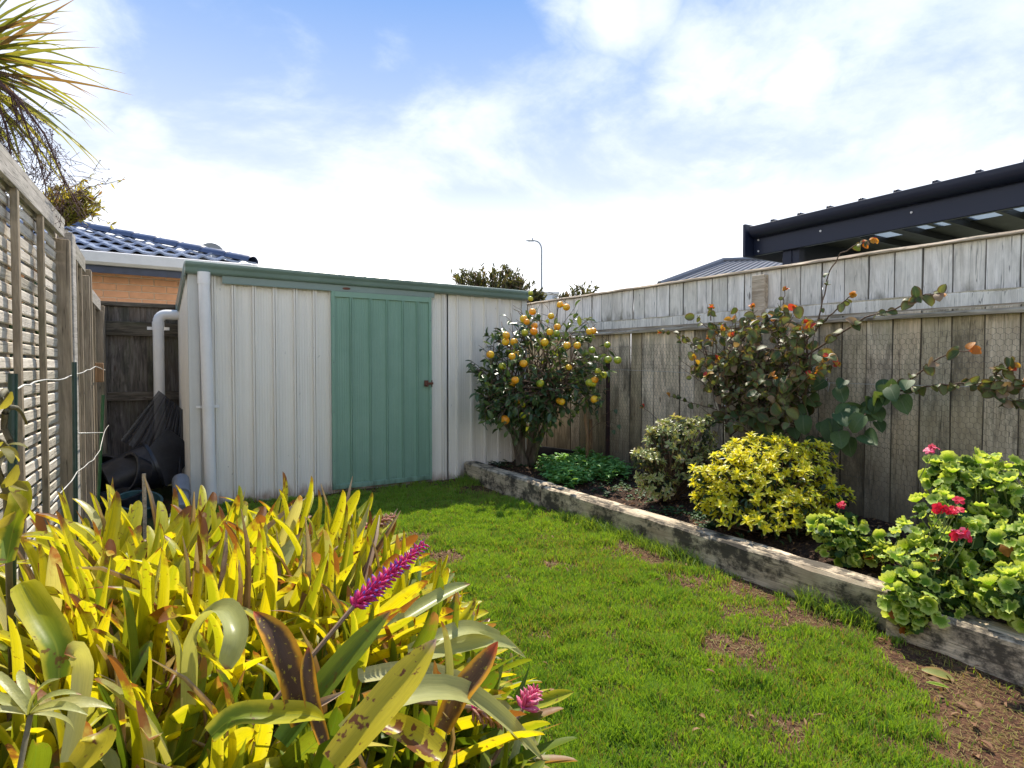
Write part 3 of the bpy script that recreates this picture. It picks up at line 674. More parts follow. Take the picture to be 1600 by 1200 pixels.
# sliding door
DZ0, DZ1 = .035, tz0-.0
door = link('door', None, None, shed, (door0, -.045, 0)); dw = door1-door0
ribs = [(px-518)/(674-518)*dw for px in (547, 576, 602, 627, 651)]
me = MB().add(*ribbed(.02, dw-.02, ribs, DZ0+.02, DZ1-.04, h=.018, w=.014)).mesh('door_sheet'); link('door_sheet', me, M['shed_green'], door, (0, .006, 0))
for nm, b in (('frame', (0, .032, -.012, .014, DZ0, DZ1-.002)), ('frame', (dw-.028, dw, -.012, .014, DZ0, DZ1-.002)), ('frame', (.032, dw-.028, -.0105, .014, DZ0, DZ0+.045)), ('frame', (.032, dw-.028, -.0105, .014, DZ1-.055, DZ1-.004))):
    MB().box(*b).build(nm, M['shed_green'], door, bevel=.002)
lp = at(668, 599, y=SY-.07); lx, lz = lp.x-SX0-door0, lp.z
mb = MB(); mb.box(lx-.03, lx+.012, -.022, -.0125, lz-.03, lz+.03).box(lx+.0, lx+.06, -.034, -.024, lz-.012, lz+.010).tube([(lx-.01, -.05, lz-.02), (lx-.01, -.02, lz-.02)], .014, 8).tube([(lx+.045, -.03, lz-.035), (lx+.045, -.03, lz+.03)], .006, 6)
mb.build('latch', M['rust'], door, bevel=.002)
for fz in (.3, .75, 1.2, 1.62):
    for fx in (.016, dw-.014):
        MB().tube([(fx, -.017, fz), (fx, -.0115, fz)], .006, 8).build('rivet', M['gutter_green'], door)
px0, px1 = at(318.5, 430, y=SY-.075), at(330, 778, y=SY-.075)
mb = MB(); top = Vector((px0.x-SX0, -.075, px0.z)); bot = Vector((px1.x-SX0, -.075, .01))
dp = link('downpipe', mb.tube([bot, top], .0435, 20).mesh('downpipe', True, sharp=.7), M['white_pipe'], shed)
MB().tube([top+Vector((0, 0, -.07)), top+Vector((0, 0, .025))], .0475, 20).build('collar', M['white_pipe'], dp, smooth=True, sharp=.7)
bz = at(325, 636, y=SY-.1).z; bx = top.x+(bot.x-top.x)*(top.z-bz)/(top.z-bot.z)
mb = MB(); mb.tube([(bx, -.075, bz-.012), (bx, -.075, bz+.012)], .0465, 20).box(bx-.085, bx-.04, -.05, -.035, bz-.01, bz+.01).box(bx+.04, bx+.085, -.05, -.035, bz-.01, bz+.01); mb.build('bracket', M['white_pipe'], dp)
MB().box(0, L, -.012, SD, -.02, .012).build('base_rail', M['shed_trim'], shed)

# ================================================================ LEFT SLATTED FENCE
LX = -.43
lf = thing('slatted_fence', 'silvery slatted timber fence stepping down along the left boundary', 'fence', (LX, 3, 0))
zc = [at(98, 350, x=LX).z, at(124, 392, x=LX).z, at(143, 440, x=LX).z]
pans = ((-1.1, 1.55, zc[0]+.02, 1.93), (1.65, 4.06, zc[0], zc[0]), (4.18, 5.18, zc[1]-.03, zc[1]-.03), (5.28, 6.55, 1.78, 1.78))
r2 = random.Random(3)
for k, (y0, y1, h, _) in enumerate(pans):
    mes = []
    for q in range(4):
        me = plank_mesh(.046, .010, y1-y0, 70+k*7+q, 8, 'Y'); me.transform(Matrix.Rotation(math.pi/2, 4, 'Z')); me.materials.append(M['slat']); mes.append(me)
    zz = .06; q = 0
    while zz < h-.06:
        link('slat', mes[q % 4], None, lf, (-.013+r2.uniform(-.001, .002), y0-3, zz+r2.uniform(-.002, .002)), (0, r2.uniform(-.08, .03), 0)); q += 1; zz += .0585
    ys_ = {0: (-.9, -.25, .4, 1.0), 1: (2.1, 2.57, 3.03, 3.49), 2: (4.62, 4.9), 3: (5.9,)}[k]
    for yb in ys_: MB().box(.002, .026, yb-3-.018, yb-3+.018, .03, h-.05).build('batten', M['batten'], lf, bevel=.002)
    for yb in ys_: MB().box(-.045, -.018, yb-3-.018, yb-3+.03, .03, h-.05).build('batten', M['batten'], lf, bevel=.002)
    MB().box(-.05, .024, y0-3-.0, y1-3-.002, h-.035, h).build('cap_rail', M['capleft'], lf, bevel=.003)
    MB().box(.006, .028, y0-3, y1-3-.05, h-.11, h-.037).build('top_rail', M['capleft'], lf, bevel=.002)
for y0, h, w in ((1.55, 2.0, .1), (4.062, 1.905, .11), (5.185, 1.86, .09), (6.5, 1.72, .09)):
    MB().box(-.055, .048, y0-3-.052, y0-3-.004, 0, h-.05).build('post', M['batten'], lf, bevel=.004)
    MB().box(-.055, .055, y0-3, y0-3+w, 0, h).build('post', M['capleft' if y0 < 5 else 'batten'], lf, bevel=.004)
pv = Vector((0, 4.06-3, 0)); sk_ = Matrix.Translation(pv) @ Matrix.Rotation(-.045, 4, 'Z') @ Matrix.Translation(-pv)   # the near run is slightly out of line
bpy.context.view_layer.update()
for ch in list(lf.children):
    if max((ch.matrix_basis @ v.co).y for v in ch.data.vertices) < 4.2-3 and max((ch.matrix_basis @ v.co).y for v in ch.data.vertices) != 0:
        ch.matrix_basis = sk_ @ ch.matrix_basis
p = at(157, 597, x=LX+.08); MB().box(.05, .10, p.y-3-.05, p.y-3+.05, p.z-.0, at(157, 567, x=LX+.08).z).build('wood_block', M['stake'], lf, bevel=.004)

# ================================================================ BACK FENCE
BY = 6.62
bf = thing('back_fence', 'dark mouldy low paling fence behind the shed below the brick house', 'fence', (0, BY, 0))
bzt = at(200, 479, y=BY).z; bl = [plank_mesh(.155, .018, bzt, 90+i) for i in range(4)]
for me in bl: me.materials.append(M['backfence'])
gaps = [at(px, 560, y=BY).x for px in (175, 202.5, 230, 256)]; pb = (gaps[-1]-gaps[0])/3
for i in range(-4, 26):
    link('paling', bl[i % 4], None, bf, (gaps[0]+pb*(i+.5), rnd.uniform(0, .004), 0), (0, rnd.uniform(-.004, .004), 0))
for a, b in ((503, 525), (612, 626), (790, 806)):
    MB().box(-.75, 4.0, -.045, -.003, at(200, b, y=BY).z, at(200, a, y=BY).z).build('rail', M['backrail'], bf, bevel=.004)
MB().box(-.75, 4.0, -.03, .05, bzt, at(200, 472, y=BY-.03).z).build('cap_rail', M['backrail'], bf, bevel=.003)

# ================================================================ THINGS IN THE GAP BEHIND THE SHED
PY = 6.38
a = at(247, 620, y=PY); e = at(247, 491, y=PY); sx = at(281, 491, y=PY)
R = .046; bend = [Vector((e.x, PY, e.z-.09))]+[Vector((e.x+.07-.07*math.cos(t), PY, e.z-.07+.07*math.sin(t))) for t in [i*math.pi/12 for i in range(1, 7)]]+[Vector((sx.x+.1, PY, e.z))]
c = Vector((e.x, PY, 0)); mb = MB(); mb.tube([Vector((e.x, PY, .25))-c]+[b-c for b in bend], R, 16)
wp = tag(mb.build('downpipe', M['white_pipe'], None, c, smooth=True, sharp=.8), 'white elbow downpipe on the dark back fence behind the shed', 'pipe')
zb = at(247, 513, y=PY).z
MB().box(-.09, .09, .03, .045, zb-.014, zb+.014).tube([(0, 0, zb-.012), (0, 0, zb+.012)], .049, 16).build('bracket', M['white_pipe'], wp)
MB().tube([(0, 0, e.z-.15), (0, 0, e.z-.07)], .050, 16).build('collar', M['white_pipe'], wp, smooth=True, sharp=.7)
# corrugated black sheet leaning against the pipe
cor = [at(248, 610, y=6.28), at(288, 642, y=6.15), at(284, 745, y=5.9), at(188, 688, y=6.2)]
o_, ux, uy = cor[0], cor[1]-cor[0], cor[3]-cor[0]; c = o_.copy(); mb = MB(); nx, ny = 40, 2; nrm = ux.cross(uy).normalized()
V = []
for j in range(ny+1):
    for i in range(nx+1):
        u, v = i/nx, j/ny; p = (cor[0]*(1-u)+cor[1]*u)*(1-v)+(cor[3]*(1-u)+(cor[2])*u)*v
        V.append(p-c+nrm*.012*math.sin(u*math.pi*2*6))
F = [(j*(nx+1)+i, j*(nx+1)+i+1, (j+1)*(nx+1)+i+1, (j+1)*(nx+1)+i) for j in range(ny) for i in range(nx)]
mb.add(V, F); tag(mb.build('corrugated_sheet', M['black_sheet'], None, c, smooth=True), 'black corrugated plastic sheet leaning against the white pipe behind the shed', 'plastic sheet')
mb = MB(); p = at(262, 730, y=5.85); mb.box(-.17, .16, -.01, .01, -.2, .2)
o = tag(mb.build('black_panel', M['black_plastic'], None, (p.x, 5.95, .36), bevel=.004), 'flat black plastic panel leaning in front of the corrugated sheet', 'panel'); o.rotation_euler = (-.25, .75, .1)
def pot(name, label, cat, loc, rot, r0, r1, h, m, rim=.012):
    prof = [(r0*.2, 0), (r0, 0), (r1, h*.93), (r1+rim, h*.93), (r1+rim, h), (r1-.006, h), (r1-.008, h*.9), (r0-.006, .01), (0.002, .01)]
    n = 28; V = []; F = []
    for r, z in prof:
        for k in range(n): V.append((r*math.cos(2*math.pi*k/n), r*math.sin(2*math.pi*k/n), z))
    for i in range(len(prof)-1):
        for k in range(n): F.append((i*n+k, i*n+(k+1) % n, (i+1)*n+(k+1) % n, (i+1)*n+k))
    F.append(tuple(range(n)))
    o = tag(MB().add(V, F).build(name, m, None, loc, smooth=True, sharp=.6), label, cat); o.rotation_euler = rot; return o
p = at(212, 762, y=5.85)
pot('plant_pot', 'large black plant pot tipped on its side behind the shed', 'pot', (p.x-.20, 5.85, .20), (.15, 1.25, .35), .16, .20, .36, M['black_plastic'])
p = at(231, 745, y=5.7)
pot('plant_pot', 'black round pot standing on edge beside the tipped pot', 'pot', (p.x-.02, 5.75, .27), (1.35, 0, -1.1), .11, .15, .14, M['black_plastic'])
pot('plant_pot', 'black pot lying at the far back beside the left fence corner', 'pot', (at(186, 720, y=6.2).x, 6.1, .17), (1.2, .2, -.5), .12, .16, .28, M['black_plastic'])
p = at(215, 770, y=5.45); pot('plastic_basin', 'teal plastic basin among the black pots', 'basin', (p.x, 5.35, .02), (.3, .1, 0), .12, .15, .12, M['teal'])
p = at(190, 765, y=5.5); pot('plant_pot', 'dark low tub in front of the tipped pot', 'pot', (p.x-.02, 5.5, .0), (.1, -.1, 0), .14, .17, .16, M['black_plastic'])
p = at(247, 716, y=6.0)
tag(MB().tube([(0, 0, -.1), (.01, 0, .09)], .045, 14).build('pipe_offcut', M['white_pipe'], None, (p.x, 6.0, p.z), smooth=True, sharp=.8), 'short white pipe offcut standing in the black clutter', 'pipe')
a, b, c_ = at(282, 755, y=5.35), at(280, 775, y=5.0), at(274, 795, y=4.75); a.z = max(a.z, .16); mb = MB()
mb.tube([(0, .25, .10), (0, .02, .02)], .062, 16).tube([(0, .04, .02), (-.01, -.2, -.05)], .05, 16)
o = tag(mb.build('drain_pipe', M['grey_pipe'], None, (at(284, 762, y=5.15).x, 5.1, .15), smooth=True, sharp=.8), 'grey drainage pipe joint lying at the shed corner', 'pipe')
mb = MB(); mb.tube([(0, 0, 0), (-.01, -.14, -.03)], .048, 16); tag(mb.build('drain_pipe', M['white_pipe'], None, (at(276, 782, y=4.9).x, 4.86, .08), smooth=True, sharp=.8), 'white end of pipe poking out beside the shed corner', 'pipe')
p = at(225, 740, y=4.6); tag(MB().box(-.012, .012, -.01, .01, 0, p.z).build('garden_stake', M['cap'], None, (p.x, 4.6, 0), bevel=.002), 'short flat wooden stake in front of the black pots', 'stake')
# coated garden stakes and wires by the left fence
def stick(label, a, b, r, m, name='garden_stake'):
    c = Vector((a.x, a.y, 0)); mb = MB(); n = 6; pts = [a.lerp(b, i/n)-c for i in range(n+1)]; mb.tube(pts, r, 8); return tag(mb.build(name, m, None, c, smooth=True, sharp=.8), label, 'stake')
t = at(161, 617, x=-.33); stick('bright green plastic coated stake near the dark fence corner', Vector((t.x-.05, t.y, 0)), t, .011, M['green_stake'])
t = at(116, 566, x=-.35); b = at(124, 775, x=-.35); stick('thin dark green stake leaning before the second fence post', Vector((b.x, t.y-.12, 0)), t, .011, M['dark_stake'])
t = at(20, 584, x=-.33); b = at(6, 800, x=-.33); stick('thick old dark green stake at the left edge with vine twisted round it', Vector((b.x-.02, t.y-.04, .0)), t, .011, M['dark_stake'])
def wig(pts, n=6, amp=.01, seed=1):
    r = random.Random(seed); out = []
    for i in range(len(pts)-1):
        for k in range(n): out.append(pts[i].lerp(pts[i+1], k/n)+Vector((r.uniform(-amp, amp), r.uniform(-amp, amp), r.uniform(-amp, amp))))
    return out+[pts[-1]]
wirething('fence_wire', 'kinked white wire running from the wood block along the left fence', 'wire', wig([at(-60, 625, x=-.36), at(27, 607, x=-.36), at(60, 594, x=-.36), at(100, 592, x=-.37), at(130, 581, x=-.36), at(150, 573, x=-.34), at(164, 578, x=-.33)], 4, .004), .0032, M['wire'])
wirething('slack_wire', 'slack grey wire rising from the bromeliads to the bright green stake', 'wire', wig([at(84, 785, x=-.33), at(122, 737, x=-.33), at(145, 718, x=-.33), at(157, 703, x=-.33), at(161, 680, x=-.33), at(170, 664, x=-.33)], 3, .004), .0025, M['wire'])
wirething('plant_tie', 'pale string tie stretched between the dark and bright green stakes', 'string', [at(122, 677, x=-.34), at(161, 676, x=-.33)], .003, M['wire'])

# ================================================================ NEIGHBOUR'S BRICK HOUSE
HY = 8.85
hs = thing('brick_house', 'buff brick house with glossy blue tiled roof behind the back fence', 'house', (0, HY, 0))
xc = 1.14
wall = MB().box(-7, xc-.45, .0, .2, 0, 2.42).build('wall', M['mortar'], hs)
MB().box(xc-.65, xc-.45, .2, 8, 0, 2.42).build('wall', M['mortar'], hs)
bm_ = MB().box(-.129, .129, -.012, .05, 0, .076).mesh('brick', bevel=.004); bm_.materials.append(M['brick'])
for j in range(11):
    for i in range(-5, 4):
        x = .02+i*.27+(.135 if j % 2 else 0); link('brick', bm_, None, wall, (x, rnd.uniform(-.003, .002), 1.42+j*.088))
ez = at(200, 408, y=8.42).z
mb = MB(); mb.prism([(-7, y-.43, ez-.075+z) for y, z in ((0, .14), (.0, .0), (-.06, 0), (-.10, .03), (-.115, .14), (-.10, .15), (-.09, .13))], (7+xc+.05, 0, 0)); mb.build('gutter', M['gutter_white'], hs, smooth=True, sharp=.6)
MB().box(-7, xc, -.425, -.40, ez-.16, ez+.04).build('fascia', M['fascia'], hs)
MB().box(-7, xc-.02, -.40, .0, ez-.10, ez-.085).build('soffit', M['gutter_white'], hs)
SL = .315; er = ez+.085
tw, te = .235, .33; nt_ = 12; prof = []
for i in range(nt_+1):
    u = i/nt_; prof.append((u*tw, .024*(max(0, math.sin(u*math.pi*2-.6))**1.5) - .006*math.cos(u*2*math.pi)))
cs, sn = math.cos(math.atan(SL)), math.sin(math.atan(SL)); V = []; F = []
for yy, dz in ((0, .008), (0, .032), (te*1.08, .004)):
    for x, z in prof: V.append((x, yy*cs-(z+dz)*sn, yy*sn+(z+dz)*cs))
n = nt_+1
for j in range(2):
    for i in range(nt_): F.append((j*n+i, j*n+i+1, (j+1)*n+i+1, (j+1)*n+i))
tm = MB().add(V, F).mesh('roof_tile', True, sharp=.6); tm.materials.append(M['tile'])
roof = MB().add([(-7, -.47, er-.02), (xc, -.47, er-.02), (xc-4.5, 4.03, er-.02+4.5*SL), (-7, 4.03, er-.02+4.5*SL), (xc, 8, er-.02), (xc-4.5, 8, er-.02+4.5*SL)], [(0, 1, 2, 3), (1, 4, 5, 2)]).build('roof', M['fascia'], hs)
for j in range(14):
    for i in range(-18, 12):
        x = i*tw+(tw*.5 if j % 2 else 0); yy = j*te*cs
        if x+tw*.4 > xc-yy-.02 or x < -2.1+(0 if j < 7 else -.3): continue
        link('roof_tile', tm, None, roof, (x, -.47+yy, er+j*te*sn))
V = []; F = []; n = 9
for yy, r in ((0, .105), (.02, .12), (.42, .098)):
    for k in range(n): t = math.pi*k/(n-1); V.append((r*math.cos(t), yy, r*.75*math.sin(t)))
for j in range(2):
    for k in range(n-1): F.append((j*n+k, j*n+k+1, (j+1)*n+k+1, (j+1)*n+k))
rm = MB().add(V, F).mesh('ridge_tile', True, sharp=.7); rm.materials.append(M['ridge'])
hd = Vector((-1, 1, SL)).normalized(); up = Vector((0, 0, 1)); rx = hd.cross(up).normalized(); mt = Matrix((rx, hd, rx.cross(hd))).transposed().to_4x4()
for k in range(16):
    o = link('ridge_tile', rm, None, roof); o.matrix_basis = Matrix.Translation(Vector((xc, -.47, er+.02))+hd*.38*k) @ mt
MB().box(-5, -4.6, 1.8, 2.2, 3, 4).build('chimney', M['brick'], hs)
p = at(330, 400, d=11.5)
V = []; F = []; n = 20
for r, z in ((0.01, 0), (.12, .02), (.2, .06), (.24, .09)):
    for k in range(n): V.append((r*math.cos(2*math.pi*k/n), -z, r*math.sin(2*math.pi*k/n)))
for j in range(3):
    for k in range(n): F.append((j*n+k, j*n+(k+1) % n, (j+1)*n+(k+1) % n, (j+1)*n+k))
dish = tag(MB().add(V, F).build('satellite_dish', M['lamp_metal'], None, p, smooth=True), 'round grey dish just showing above the blue roof hip', 'dish')
MB().tube([(0, .02, 0), (0, .1, -.15), (0, .1, -.9)], .02, 8).build('bracket', M['lamp_metal'], dish)

# ================================================================ DARK PATIO ROOF ON THE RIGHT
PX_ = 5.7; yb0 = 4.14
zt, zl = at(1178, 372, x=PX_).z, at(1178, 400, x=PX_).z
pt = thing('patio_cover', 'charcoal steel patio roof with gutter and beam beyond the right fence', 'patio roof', (PX_, 0, 0))
beam = MB().box(0, .05, -6, yb0, zl, zl+.27).build('beam', M['charcoal'], pt, bevel=.006)
mb = MB(); gp = [(.0, .0), (-.05, .0), (-.09, .02), (-.112, .05), (-.118, .085), (-.118, .115), (-.106, .12), (-.1, .10), (0, .10)]
gz = zl+.185
mb.prism([(x-.003, yb0-.03, gz+z) for x, z in gp], (0, -10.1, 0)); mb.build('gutter', M['charcoal'], pt, smooth=True, sharp=.8)
MB().box(-.15, 4.5, yb0, yb0+.03, zl-.02, zl+.335).build('fascia_board', M['charcoal'], pt, bevel=.003)
MB().box(.06, .16, yb0-.5, yb0-.4, 0, zl+.0).build('post', M['charcoal'], pt, bevel=.004)
MB().box(.045, .145, yb0-.42, yb0-.32, 0, zl).build('post', M['charcoal'], pt, bevel=.004)
MB().box(4.2, 4.3, yb0-.2, yb0-.1, 0, zl).build('post', M['charcoal'], pt)
MB().box(.05, .13, -5.8, -5.7, 0, zl).build('post', M['charcoal'], pt)
# roof pan made round the clear panels
rz0 = gz+.09
sk = [(.85, 1.12, 2.0, 3.0), (1.22, 1.52, 1.9, 3.1), (.9, 1.5, .3, 1.25), (.5, .75, 3.3, 3.6), (1.3, 1.6, 3.35, 3.7)]
xs = sorted({.05, 4.4} | {a for s in sk for a in s[:2]}); ys_ = sorted({-6.0, yb0} | {a for s in sk for a in s[2:]})
mb = MB()
for i in range(len(xs)-1):
    for j in range(len(ys_)-1):
        cx, cy = (xs[i]+xs[i+1])/2, (ys_[j]+ys_[j+1])/2
        if any(s[0] < cx < s[1] and s[2] < cy < s[3] for s in sk): continue
        mb.box(xs[i], xs[i+1], ys_[j], ys_[j+1], rz0-.004, rz0)
mb.build('roof', M['roof_under'], pt)
for s in sk:
    MB().box(s[0]-.01, s[1]+.01, s[2]-.01, s[3]+.01, rz0+.002, rz0+.006).build('clear_panel', M['polycarb'], pt)
for k in range(11): 
    y = yb0-.6-.42*k; 
    if k % 2 == 0 or k < 6: MB().box(.05, 4.3, y-.02, y+.02, rz0-.07, rz0-.006).build('rafter', M['roof_under'], pt)
y = yb0-.25
while y > -2:
    V = [(-.04, y-.03, rz0+.004), (-.04, y-.018, rz0+.072), (-.04, y+.018, rz0+.072), (-.04, y+.03, rz0+.004)]
    MB().prism(V, (4.4, 0, 0)).build('roof_rib', M['charcoal'], pt, bevel=.002); y -= .305
sc = MB()
scm = MB().tube([(-.006, 0, 0), (.001, 0, 0)], .010, 8).mesh('screw'); scm.materials.append(M['screw'])
for px, py in ((1185, 373), (1185, 392.5), (1282, 361), (1424, 332)):
    q = at(px, py, x=PX_-.004); 
    if q.z > gz-.01: q.z = gz-.02
    link('screw', scm, None, pt, (-.002, q.y, q.z))

# roof of the house beyond
P4 = [at(1030, 446, d=15), at(1128, 409, d=18), at(1420, 398, d=18), at(1420, 446, d=14)]
gh = thing('neighbour_house', 'low house with ribbed dark grey roof beyond the right fence', 'house', (P4[0].x, P4[0].y, 0))
c = Vector((P4[0].x, P4[0].y, 0)); q = [p-c for p in P4]
MB().add(q+[p-Vector((0, 0, .05)) for p in q], [(0,1,2,3),(7,6,5,4),(0,4,5,1),(1,5,6,2),(2,6,7,3),(3,7,4,0)]).build('roof', M['grey_roof'], gh)
nrm = (q[1]-q[0]).cross(q[3]-q[0]).normalized(); nrm = nrm if nrm.z > 0 else -nrm
for k in range(34):
    u = (k+.5)/34; a = q[0].lerp(q[3], u)+nrm*.015; b = q[1].lerp(q[2], u)+nrm*.015
    MB().tube([a, b], .022, 4).build('roof_rib', M['grey_roof'], gh)
a, b = q[0]+nrm*.05, q[1]+nrm*.05; MB().tube([a, b], .07, 6).build('ridge_cap', M['grey_roof'], gh)
a, b = q[1]+nrm*.05, q[2]+nrm*.05; MB().tube([a, b], .07, 6).build('ridge_cap', M['grey_roof'], gh)
w0, w1, w2, w3 = [Vector((p.x, p.y, 0)) for p in q]; zt_ = q[0].z-.1
MB().add([w0*.98+w2*.02, w3, Vector((w3.x, w3.y, q[3].z-.1)), Vector((w0.x*.98+w2.x*.02, w0.y*.98+w2.y*.02, zt_))], [(0, 1, 2, 3)]).build('wall', M['house_white'], gh)

# street lamp and white building far behind
p = at(846, 574, d=30); top = at(846, 395, d=30).z
mb = MB(); H = at(846, 373, d=30).z
lamp = thing('street_lamp', 'tall thin grey street lamp with one short curved arm, far behind the shed', 'street lamp', (p.x, p.y, 0))
ar = -RGT
pts = [Vector((0, 0, 0)), Vector((0, 0, top-2)), Vector((0, 0, H-.55))]+[Vector((0, 0, H-.55))+ar*(.35-.35*math.cos(t))+Vector((0, 0, .45*math.sin(t))) for t in (.4, .8, 1.2, 1.57)]
MB().tube(pts, [.09, .06, .045]+[.04]*4, 8).build('pole', M['lamp_metal'], lamp, smooth=True)
e = pts[-1]; mb = MB(); mb.tube([e-ar*.02, e+ar*.06, e+ar*.3, e+ar*.45], [.03, .075, .08, .03], 8); mb.v = [(v[0], v[1], e.z+(v[2]-e.z)*.6) for v in mb.v]; mb.tube([e+ar*.12+Vector((0, 0, .03)), e+ar*.12+Vector((0, 0, .14))], .03, 6)
mb.build('lamp_head', M['lamp_metal'], lamp, smooth=True)
p = at(860, 462, d=34); wb = thing('white_building', 'small white flat-topped building far behind beside the street lamp', 'building', (p.x, p.y, 0))
mb = MB(); zt_ = at(860, 456, d=34).z; mb.box(-1.6, .42, 0, 3, 0, zt_-.12); mb.build('wall', M['house_white'], wb)
MB().box(-1.7, .52, -.1, 3.1, zt_-.12, zt_).build('parapet', M['gutter_white'], wb)
MB().box(.12, .36, -.02, .01, zt_-.40, zt_-.26).build('vent', M['lamp_metal'], wb)
for o in list(wb.children): o.rotation_euler = (0, 0, -HEAD)

# ================================================================ PLANTS
def plant(name, label, cat, loc, group=None): return thing(name, label, cat, loc, group)
def stems(parent, paths, m, name='stem', r0=.012, r1=.004, n=6, each=False):
    if each:
        for q, ra, rb in paths:
            k = len(q)-1; mb = MB(); mb.tube([p-parent.location for p in q], [ra+(rb-ra)*i/k for i in range(k+1)], n); mb.build(name, m, parent, smooth=True)
    else:
        mb = MB()
        for q in paths:
            if isinstance(q, tuple): q, ra, rb = q
            else: ra, rb = r0, r1
            k = len(q)-1; mb.tube([p-parent.location for p in q], [ra+(rb-ra)*i/k for i in range(k+1)], n, cap=False)
        o = mb.build(name, m, parent, smooth=True); o['kind'] = 'stuff'; return o
def inell(c, r, lo=.0, rr=rnd):
    while True:
        v = Vector((rr.uniform(-1, 1), rr.uniform(-1, 1), rr.uniform(-1, 1)))
        if lo < v.length < 1: return Vector((c[0]+v.x*r[0], c[1]+v.y*r[1], c[2]+v.z*r[2])), v

# ---- orange tree
M['citrus'] = leafmat('citrus_leaf', (.045, .09, .035), (.15, .22, .08), trans=.28, rough=.34, spec=.45, vein=(.10, .14, .05))
M['citrus_new'] = leafmat('citrus_new_leaf', (.10, .15, .03), (.22, .26, .06), trans=.4, rough=.35)
def fruitmat(name, a, b):
    m, nt, out = newmat(name); co, r, ob = coords(nt); n = noise(nt, co, 12, 4, .6); d = noise(nt, co, 420, 2, .5)
    c = mixc(nt, sstep(nt, n, .4, .62), a, b)
    p = nd(nt, 'ShaderNodeBsdfPrincipled', {'Base Color': c, 'Roughness': .38, 'Specular IOR Level': .5, 'Subsurface Weight': .08, 'Normal': bump(nt, d, .35, .002)})
    nt.links.new(p.outputs[0], out.inputs[0]); return m
M['fr_o'] = fruitmat('orange_fruit', (.85, .30, .01), (.85, .40, .015)); M['fr_y'] = fruitmat('yellow_fruit', (.78, .50, .02), (.85, .38, .015)); M['fr_g'] = fruitmat('green_fruit', (.20, .28, .02), (.52, .48, .03))
tb = Vector((3.30, 5.12, .11))
tree = plant('orange_tree', 'small dark-leaved orange tree covered in ripening oranges in the bed corner', 'tree', tb)
def cpt(px, py, dd): return at(px, py, d=dd)
trunks = []
for (dx, dy), (px, py), dd in (((-.05, 0), (790, 640), 6.0), ((.0, .03), (815, 620), 6.1), ((.05, 0), (835, 640), 5.9), ((.08, .02), (850, 600), 6.1), ((-.03, -.04), (770, 640), 5.8), ((.03, -.05), (880, 610), 5.7)):
    a = tb+Vector((dx, dy, -.05)); c = cpt(px, py, dd); trunks.append((wig(bez(a, a+Vector((dx*.5, dy, .35)), c, 5), 1, .012, int(px)), .048, .018))
stems(tree, trunks, M['bark'], 'trunk', n=8, each=True)
lobes_ = [((845, 545), 5.95, 96, 62), ((790, 560), 5.8, 58, 62), ((905, 560), 5.7, 60, 62), ((870, 500), 5.95, 70, 34), ((770, 600), 5.75, 35, 50), ((815, 510), 5.9, 50, 30), ((930, 590), 5.55, 28, 40), ((850, 620), 5.9, 70, 40), ((775, 625), 5.7, 32, 34), ((815, 645), 5.75, 45, 26), ((752, 565), 5.7, 22, 34), ((762, 650), 5.6, 18, 18), ((775, 655), 5.65, 22, 20), ((850, 655), 5.8, 60, 24), ((835, 680), 5.8, 40, 14)]
pl = []; tw_ = []; fr = []
rt = random.Random(21)
for i in range(280):
    (px, py), dd, rx_, ry_ = rt.choice(lobes_)
    th = rt.uniform(0, 6.283); q = math.sqrt(rt.uniform(.1, 1))
    tip = cpt(px+math.cos(th)*q*rx_, py+math.sin(th)*q*ry_, dd+rt.uniform(-.42, .35))
    if tip.x > FX-.04: tip.x = FX-.04-rt.random()*.1
    tr_ = rt.choice(trunks)[0]; s = tr_[-1]
    path = bez(s+(tip-s)*.15, s.lerp(tip, .5)+Vector((0, 0, .12))+rvec(rt)*.05, tip, 5); tw_.append((path, .007, .002))
    out = (tip-cpt(845, 570, 6.0)).normalized()
    for k in range(rt.randint(6, 9)):
        u = rt.uniform(.35, 1); p = path[int(u*5)].lerp(path[min(5, int(u*5)+1)], rt.random())
        d = (rvec(rt)+out*.9+Vector((0, 0, -.1))).normalized(); nn = Vector((0, 0, 1))+rvec(rt)*.6+out*.3
        pl.append((p, d, nn, rt.uniform(.065, .105), rt.randrange(4), rt.random()))
stems(tree, tw_, M['twig'], 'twigs')
prof_c = lambda u: math.sin(math.pi*(u*.94+.03))**.75 if u > .06 else .15
cs_ = [leaf_shape(1, .46, 5, prof_c, bend=b, fold=f) for b, f in ((.3, .25), (.6, .35), (-.2, .2), (.9, .15))]
k = int(len(pl)*.9)
scatter(tree, pl[:k], cs_, M['citrus'], 270); mass(tree, pl[k:], cs_, M['citrus_new'], 'new_foliage')
fm = []
for nm in ('fr_o', 'fr_y', 'fr_g'):
    bm = bmesh.new(); bmesh.ops.create_icosphere(bm, subdivisions=3, radius=.036)
    for v in bm.verts: v.co.z *= .94; v.co *= 1-.12*math.exp(-((v.co.x**2+v.co.y**2)/(.008**2)))*(1 if v.co.z > 0 else .4)
    me = bpy.data.meshes.new('fruit'); bm.to_mesh(me); bm.free(); me.shade_smooth(); me.materials.append(M[nm]); fm.append(me)
